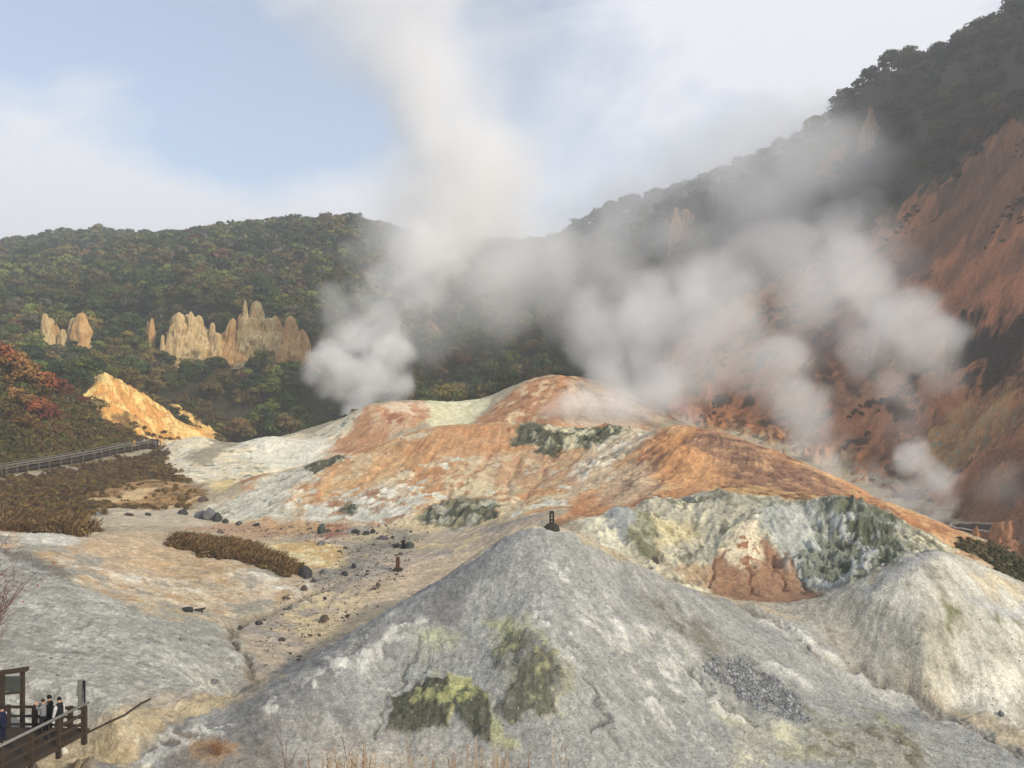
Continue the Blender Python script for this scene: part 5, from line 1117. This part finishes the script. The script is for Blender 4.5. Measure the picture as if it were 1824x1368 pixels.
fp(263, 1.66, [(176, 170, 158), (150, 146, 136), (96, 92, 86), (40, 32, 28)], 'person in a cream top left of the dark trio at the far lookout', 2.9)
fp(270, 1.72, [(60, 34, 40), (60, 34, 40), (44, 42, 46), (24, 22, 22)], 'person in dark red, leftmost of the dark trio at the far lookout', 3.0)
fp(275, 1.68, [(76, 50, 66), (76, 50, 66), (110, 108, 112), (24, 22, 24)], 'person in a plum jacket in the middle of the dark trio', 3.2)
fp(280, 1.76, [(26, 26, 36), (26, 26, 36), (90, 92, 96), (18, 18, 20)], 'tall person in navy black, rightmost of the dark trio at the far lookout', 2.7)
# ------------------------------------------------------------------ steam and haze
S.cycles.volume_step_rate = 1.0; S.cycles.volume_max_steps = 512; 
def vol_mat(name, dens, col, g=0.0):
    m = bpy.data.materials.new(name); m.use_nodes = True; n = m.node_tree.nodes; l = m.node_tree.links; n.clear()
    o = n.new('ShaderNodeOutputMaterial'); v = n.new('ShaderNodeVolumePrincipled'); v.inputs['Color'].default_value = (*col, 1); v.inputs['Density'].default_value = dens; v.inputs['Anisotropy'].default_value = g
    l.new(v.outputs[0], o.inputs['Volume']); return m
STEAM_M = vol_mat('steam', 1.0, (.998, .998, .998), -.35)
def steam(name, blobs, vox, label, nscale=9.0, warp=5.0, dens=.3, erode=1.3, bias=.28, seed=0.0, group='steam rising from the vents', stretch=1.0, detail=7.0):
    """blobs: (px, py, distance, radius px, weight). A volume grid made inside the object by geometry nodes."""
    B_ = [(pos(a, b, y), r * 1.22 / F * y, w) for a, b, y, r, w in blobs]
    lo = Vector([min(c[i] - r * 1.05 for c, r, w in B_) - warp * .6 for i in range(3)]); hi = Vector([max(c[i] + r * 1.05 for c, r, w in B_) + warp * .6 for i in range(3)])
    ng = bpy.data.node_groups.new(name, 'GeometryNodeTree'); ng.interface.new_socket('Geometry', in_out='OUTPUT', socket_type='NodeSocketGeometry')
    N, K_ = ng.nodes, ng.links
    out = N.new('NodeGroupOutput'); vc = N.new('GeometryNodeVolumeCube'); sm = N.new('GeometryNodeSetMaterial'); sm.inputs['Material'].default_value = STEAM_M
    K_.new(vc.outputs[0], sm.inputs[0]); K_.new(sm.outputs[0], out.inputs[0])
    vc.inputs['Min'].default_value = lo; vc.inputs['Max'].default_value = hi
    for i, ax in enumerate('XYZ'): vc.inputs['Resolution ' + ax].default_value = max(4, int((hi[i] - lo[i]) / vox))
    P_ = N.new('GeometryNodeInputPosition').outputs[0]
    def mth(op, a, b=None, c=None, cl=False):
        q = N.new('ShaderNodeMath'); q.operation = op; q.use_clamp = cl
        for i, s in enumerate((a, b, c)):
            if s is None: continue
            if isinstance(s, (int, float)): q.inputs[i].default_value = s
            else: K_.new(s, q.inputs[i])
        return q.outputs[0]
    def vm(op, a, b=None, sc=None):
        q = N.new('ShaderNodeVectorMath'); q.operation = op
        for i, s in enumerate((a, b)):
            if s is None: continue
            if isinstance(s, (tuple, Vector)): q.inputs[i].default_value = s
            else: K_.new(s, q.inputs[i])
        if sc is not None: q.inputs['Scale'].default_value = sc
        return q
    def noi(vec, scale, det, rough):
        q = N.new('ShaderNodeTexNoise'); q.inputs['Scale'].default_value = scale; q.inputs['Detail'].default_value = det; q.inputs['Roughness'].default_value = rough; K_.new(vec, q.inputs['Vector']); return q
    base = vm('ADD', P_, (seed * 31.7, seed * 17.3, seed * 7.9)).outputs[0]
    st = vm('MULTIPLY', base, (1, 1, 1 / stretch)).outputs[0]
    w1 = noi(st, 1 / (nscale * 1.6), 2.0, .5)
    wv = vm('SCALE', vm('SUBTRACT', w1.outputs['Color'], (.5, .5, .5)).outputs[0], sc=warp * 3).outputs[0]
    Pw = vm('ADD', P_, wv).outputs[0]
    n1 = noi(vm('ADD', st, vm('SCALE', wv, sc=.7).outputs[0]).outputs[0], 1 / nscale, detail, .67).outputs['Fac']
    D = None; M_ = None
    for c, r, w in B_:
        d = vm('DISTANCE', Pw, c).outputs['Value']
        q = N.new('ShaderNodeMapRange'); q.interpolation_type = 'SMOOTHSTEP'; q.inputs[1].default_value = r * 1.05; q.inputs[2].default_value = r * .15; q.inputs[3].default_value = 0; q.inputs[4].default_value = 1
        K_.new(d, q.inputs[0]); f = q.outputs[0]; fw = mth('MULTIPLY', f, w)
        D = fw if D is None else mth('MAXIMUM', D, fw); M_ = f if M_ is None else mth('SMOOTH_MAX', M_, f, .15)
    e = mth('ADD', M_, mth('MULTIPLY', mth('SUBTRACT', n1, .5), erode * 1.6)); e = mth('SUBTRACT', e, bias)
    q = N.new('ShaderNodeMapRange'); q.interpolation_type = 'SMOOTHSTEP'; q.inputs[1].default_value = 0; q.inputs[2].default_value = .5; K_.new(e, q.inputs[0])
    gate = mth('MULTIPLY', M_, 12, None, True)
    K_.new(mth('MULTIPLY', mth('MULTIPLY', mth('MULTIPLY', q.outputs[0], D), gate), dens), vc.inputs['Density'])
    me = bpy.data.meshes.new(name); me.materials.append(STEAM_M); o = bpy.data.objects.new(name, me); link(o); md = o.modifiers.new('volume', 'NODES'); md.node_group = ng
    return tag(o, label, 'steam', group, 'stuff')
A_ = 236
steam('left_steam', [(640,735,A_,36,1),(655,700,A_,52,1),(650,660,A_,72,1),(700,690,A_,46,.9),(600,690,A_,40,.5),(610,640,A_,60,.9),(690,625,A_,56,.9),(575,655,A_,42,.5),(640,600,A_,56,.9),(690,575,A_,64,.5),(735,520,A_,80,.42),(770,465,A_+2,90,.4),(700,500,A_+3,70,.26),(600,560,A_,70,.16),(660,540,A_,70,.2)], .5,
      'dense white steam cloud billowing behind the pale mound at the left', nscale=7, warp=4, dens=.20, seed=1)
steam('steam_column', [(750,455,244,80,.9),(780,420,247,100,1),(800,370,250,130,.9),(845,320,250,140,.8),(800,270,250,130,.8),(770,200,250,125,.7),(740,130,250,120,.65),(700,60,250,120,.55),(660,0,250,120,.5),(640,-70,250,130,.45),(760,0,252,110,.4),(900,390,252,80,.55),(690,400,252,60,.2),(800,90,252,90,.3),(900,300,254,120,.3),(700,330,254,110,.12),(840,180,254,120,.25),(620,90,254,110,.2),(560,-10,254,110,.2),(880,60,256,120,.12)], 1.0,
      'tall pale column of steam drifting up across the sky', nscale=17, warp=7, dens=.12, erode=1.0, bias=.2, seed=2, stretch=1.3)
steam('valley_steam', [(985,730,176,36,.8),(1010,720,176,44,1),(1060,725,176,54,1),(1115,725,177,56,1),(1170,715,178,60,1),(1215,740,170,40,.6),(1090,690,200,70,.8),(1180,680,200,80,.8),(1080,600,214,80,.75),(1150,565,214,100,.85),(1235,545,214,95,.75),(1300,520,214,70,.6),(1060,560,214,55,.5),(1230,640,205,90,.5),(1310,600,205,90,.4),(1080,510,216,50,.25),(980,480,220,90,.14),(1010,560,220,60,.2),(900,500,224,90,.12)], .8,
      'broad bank of steam rising behind the orange mounds in the middle', nscale=9, warp=5, dens=.12, erode=.95, bias=.14, seed=3)
steam('right_steam', [(1400,470,178,90,.5),(1480,430,178,80,.45),(1540,400,180,60,.2),(1440,520,174,90,.45),(1540,500,170,75,.8),(1590,560,166,85,1),(1640,620,162,80,1),(1690,670,160,50,.4),(1560,620,164,75,.6),(1590,700,158,62,.4),(1600,760,152,50,.22),(1400,650,160,66,.75),(1400,700,156,60,.8),(1440,745,150,66,.9),(1480,800,146,58,.7),(1430,790,146,50,.6),(1330,470,180,70,.3),(1330,660,166,60,.35)], .5,
      'rolling steam clouds behind the orange dome at the right', nscale=7.5, warp=4.5, dens=.105, erode=1.15, bias=.16, seed=4)
steam('low_right_steam', [(1630,820,138,48,.8),(1665,860,137,46,.8),(1690,900,136,34,.5),(1620,880,136,50,.4),(1650,910,136,40,.4),(1560,860,138,50,.16),(1790,870,132,50,.10)], .4,
      'small steam cloud close behind the lower ridge at the right', nscale=4.5, warp=2.5, dens=.26, erode=1.3, bias=.22, seed=5)
steam('drifting_steam', [(1250,430,300,120,.6),(1350,370,300,140,.75),(1430,300,300,120,.75),(1300,330,300,110,.7),(1500,310,290,90,.25),(1180,380,310,90,.6),(1100,440,310,110,.6),(960,470,320,110,.7),(860,520,300,120,.6),(760,560,300,90,.5),(1050,520,300,110,.5),(1400,220,310,90,.5),(1480,560,240,150,.6),(1040,400,430,90,.5),(1130,370,430,100,.55),(1230,320,420,110,.6),(1330,270,400,110,.6),(1430,230,380,90,.5),(880,430,430,120,.5),(1300,620,240,140,.4),(1580,720,200,90,.2),(700,440,320,80,.4)], 2.2,
      'thin steam drifting in veils across the dark wooded mountainside', nscale=24, warp=14, dens=.04, erode=1.5, bias=.12, seed=6)
# air
hz = bpy.data.meshes.new('haze'); x0, x1, y0, y1, z0, z1 = -900, 900, -40, 1600, float(Z.min()) - 2, 190
hz.from_pydata([(a, b, c) for a in (x0, x1) for b in (y0, y1) for c in (z0, z1)], [], [(0, 1, 3, 2), (4, 6, 7, 5), (0, 4, 5, 1), (2, 3, 7, 6), (0, 2, 6, 4), (1, 5, 7, 3)])
hz.materials.append(vol_mat('air', .0005, (.93, .96, 1.0), .2))
tag(obj('haze', hz), 'thin pale air haze filling the valley', 'haze', None, 'stuff')
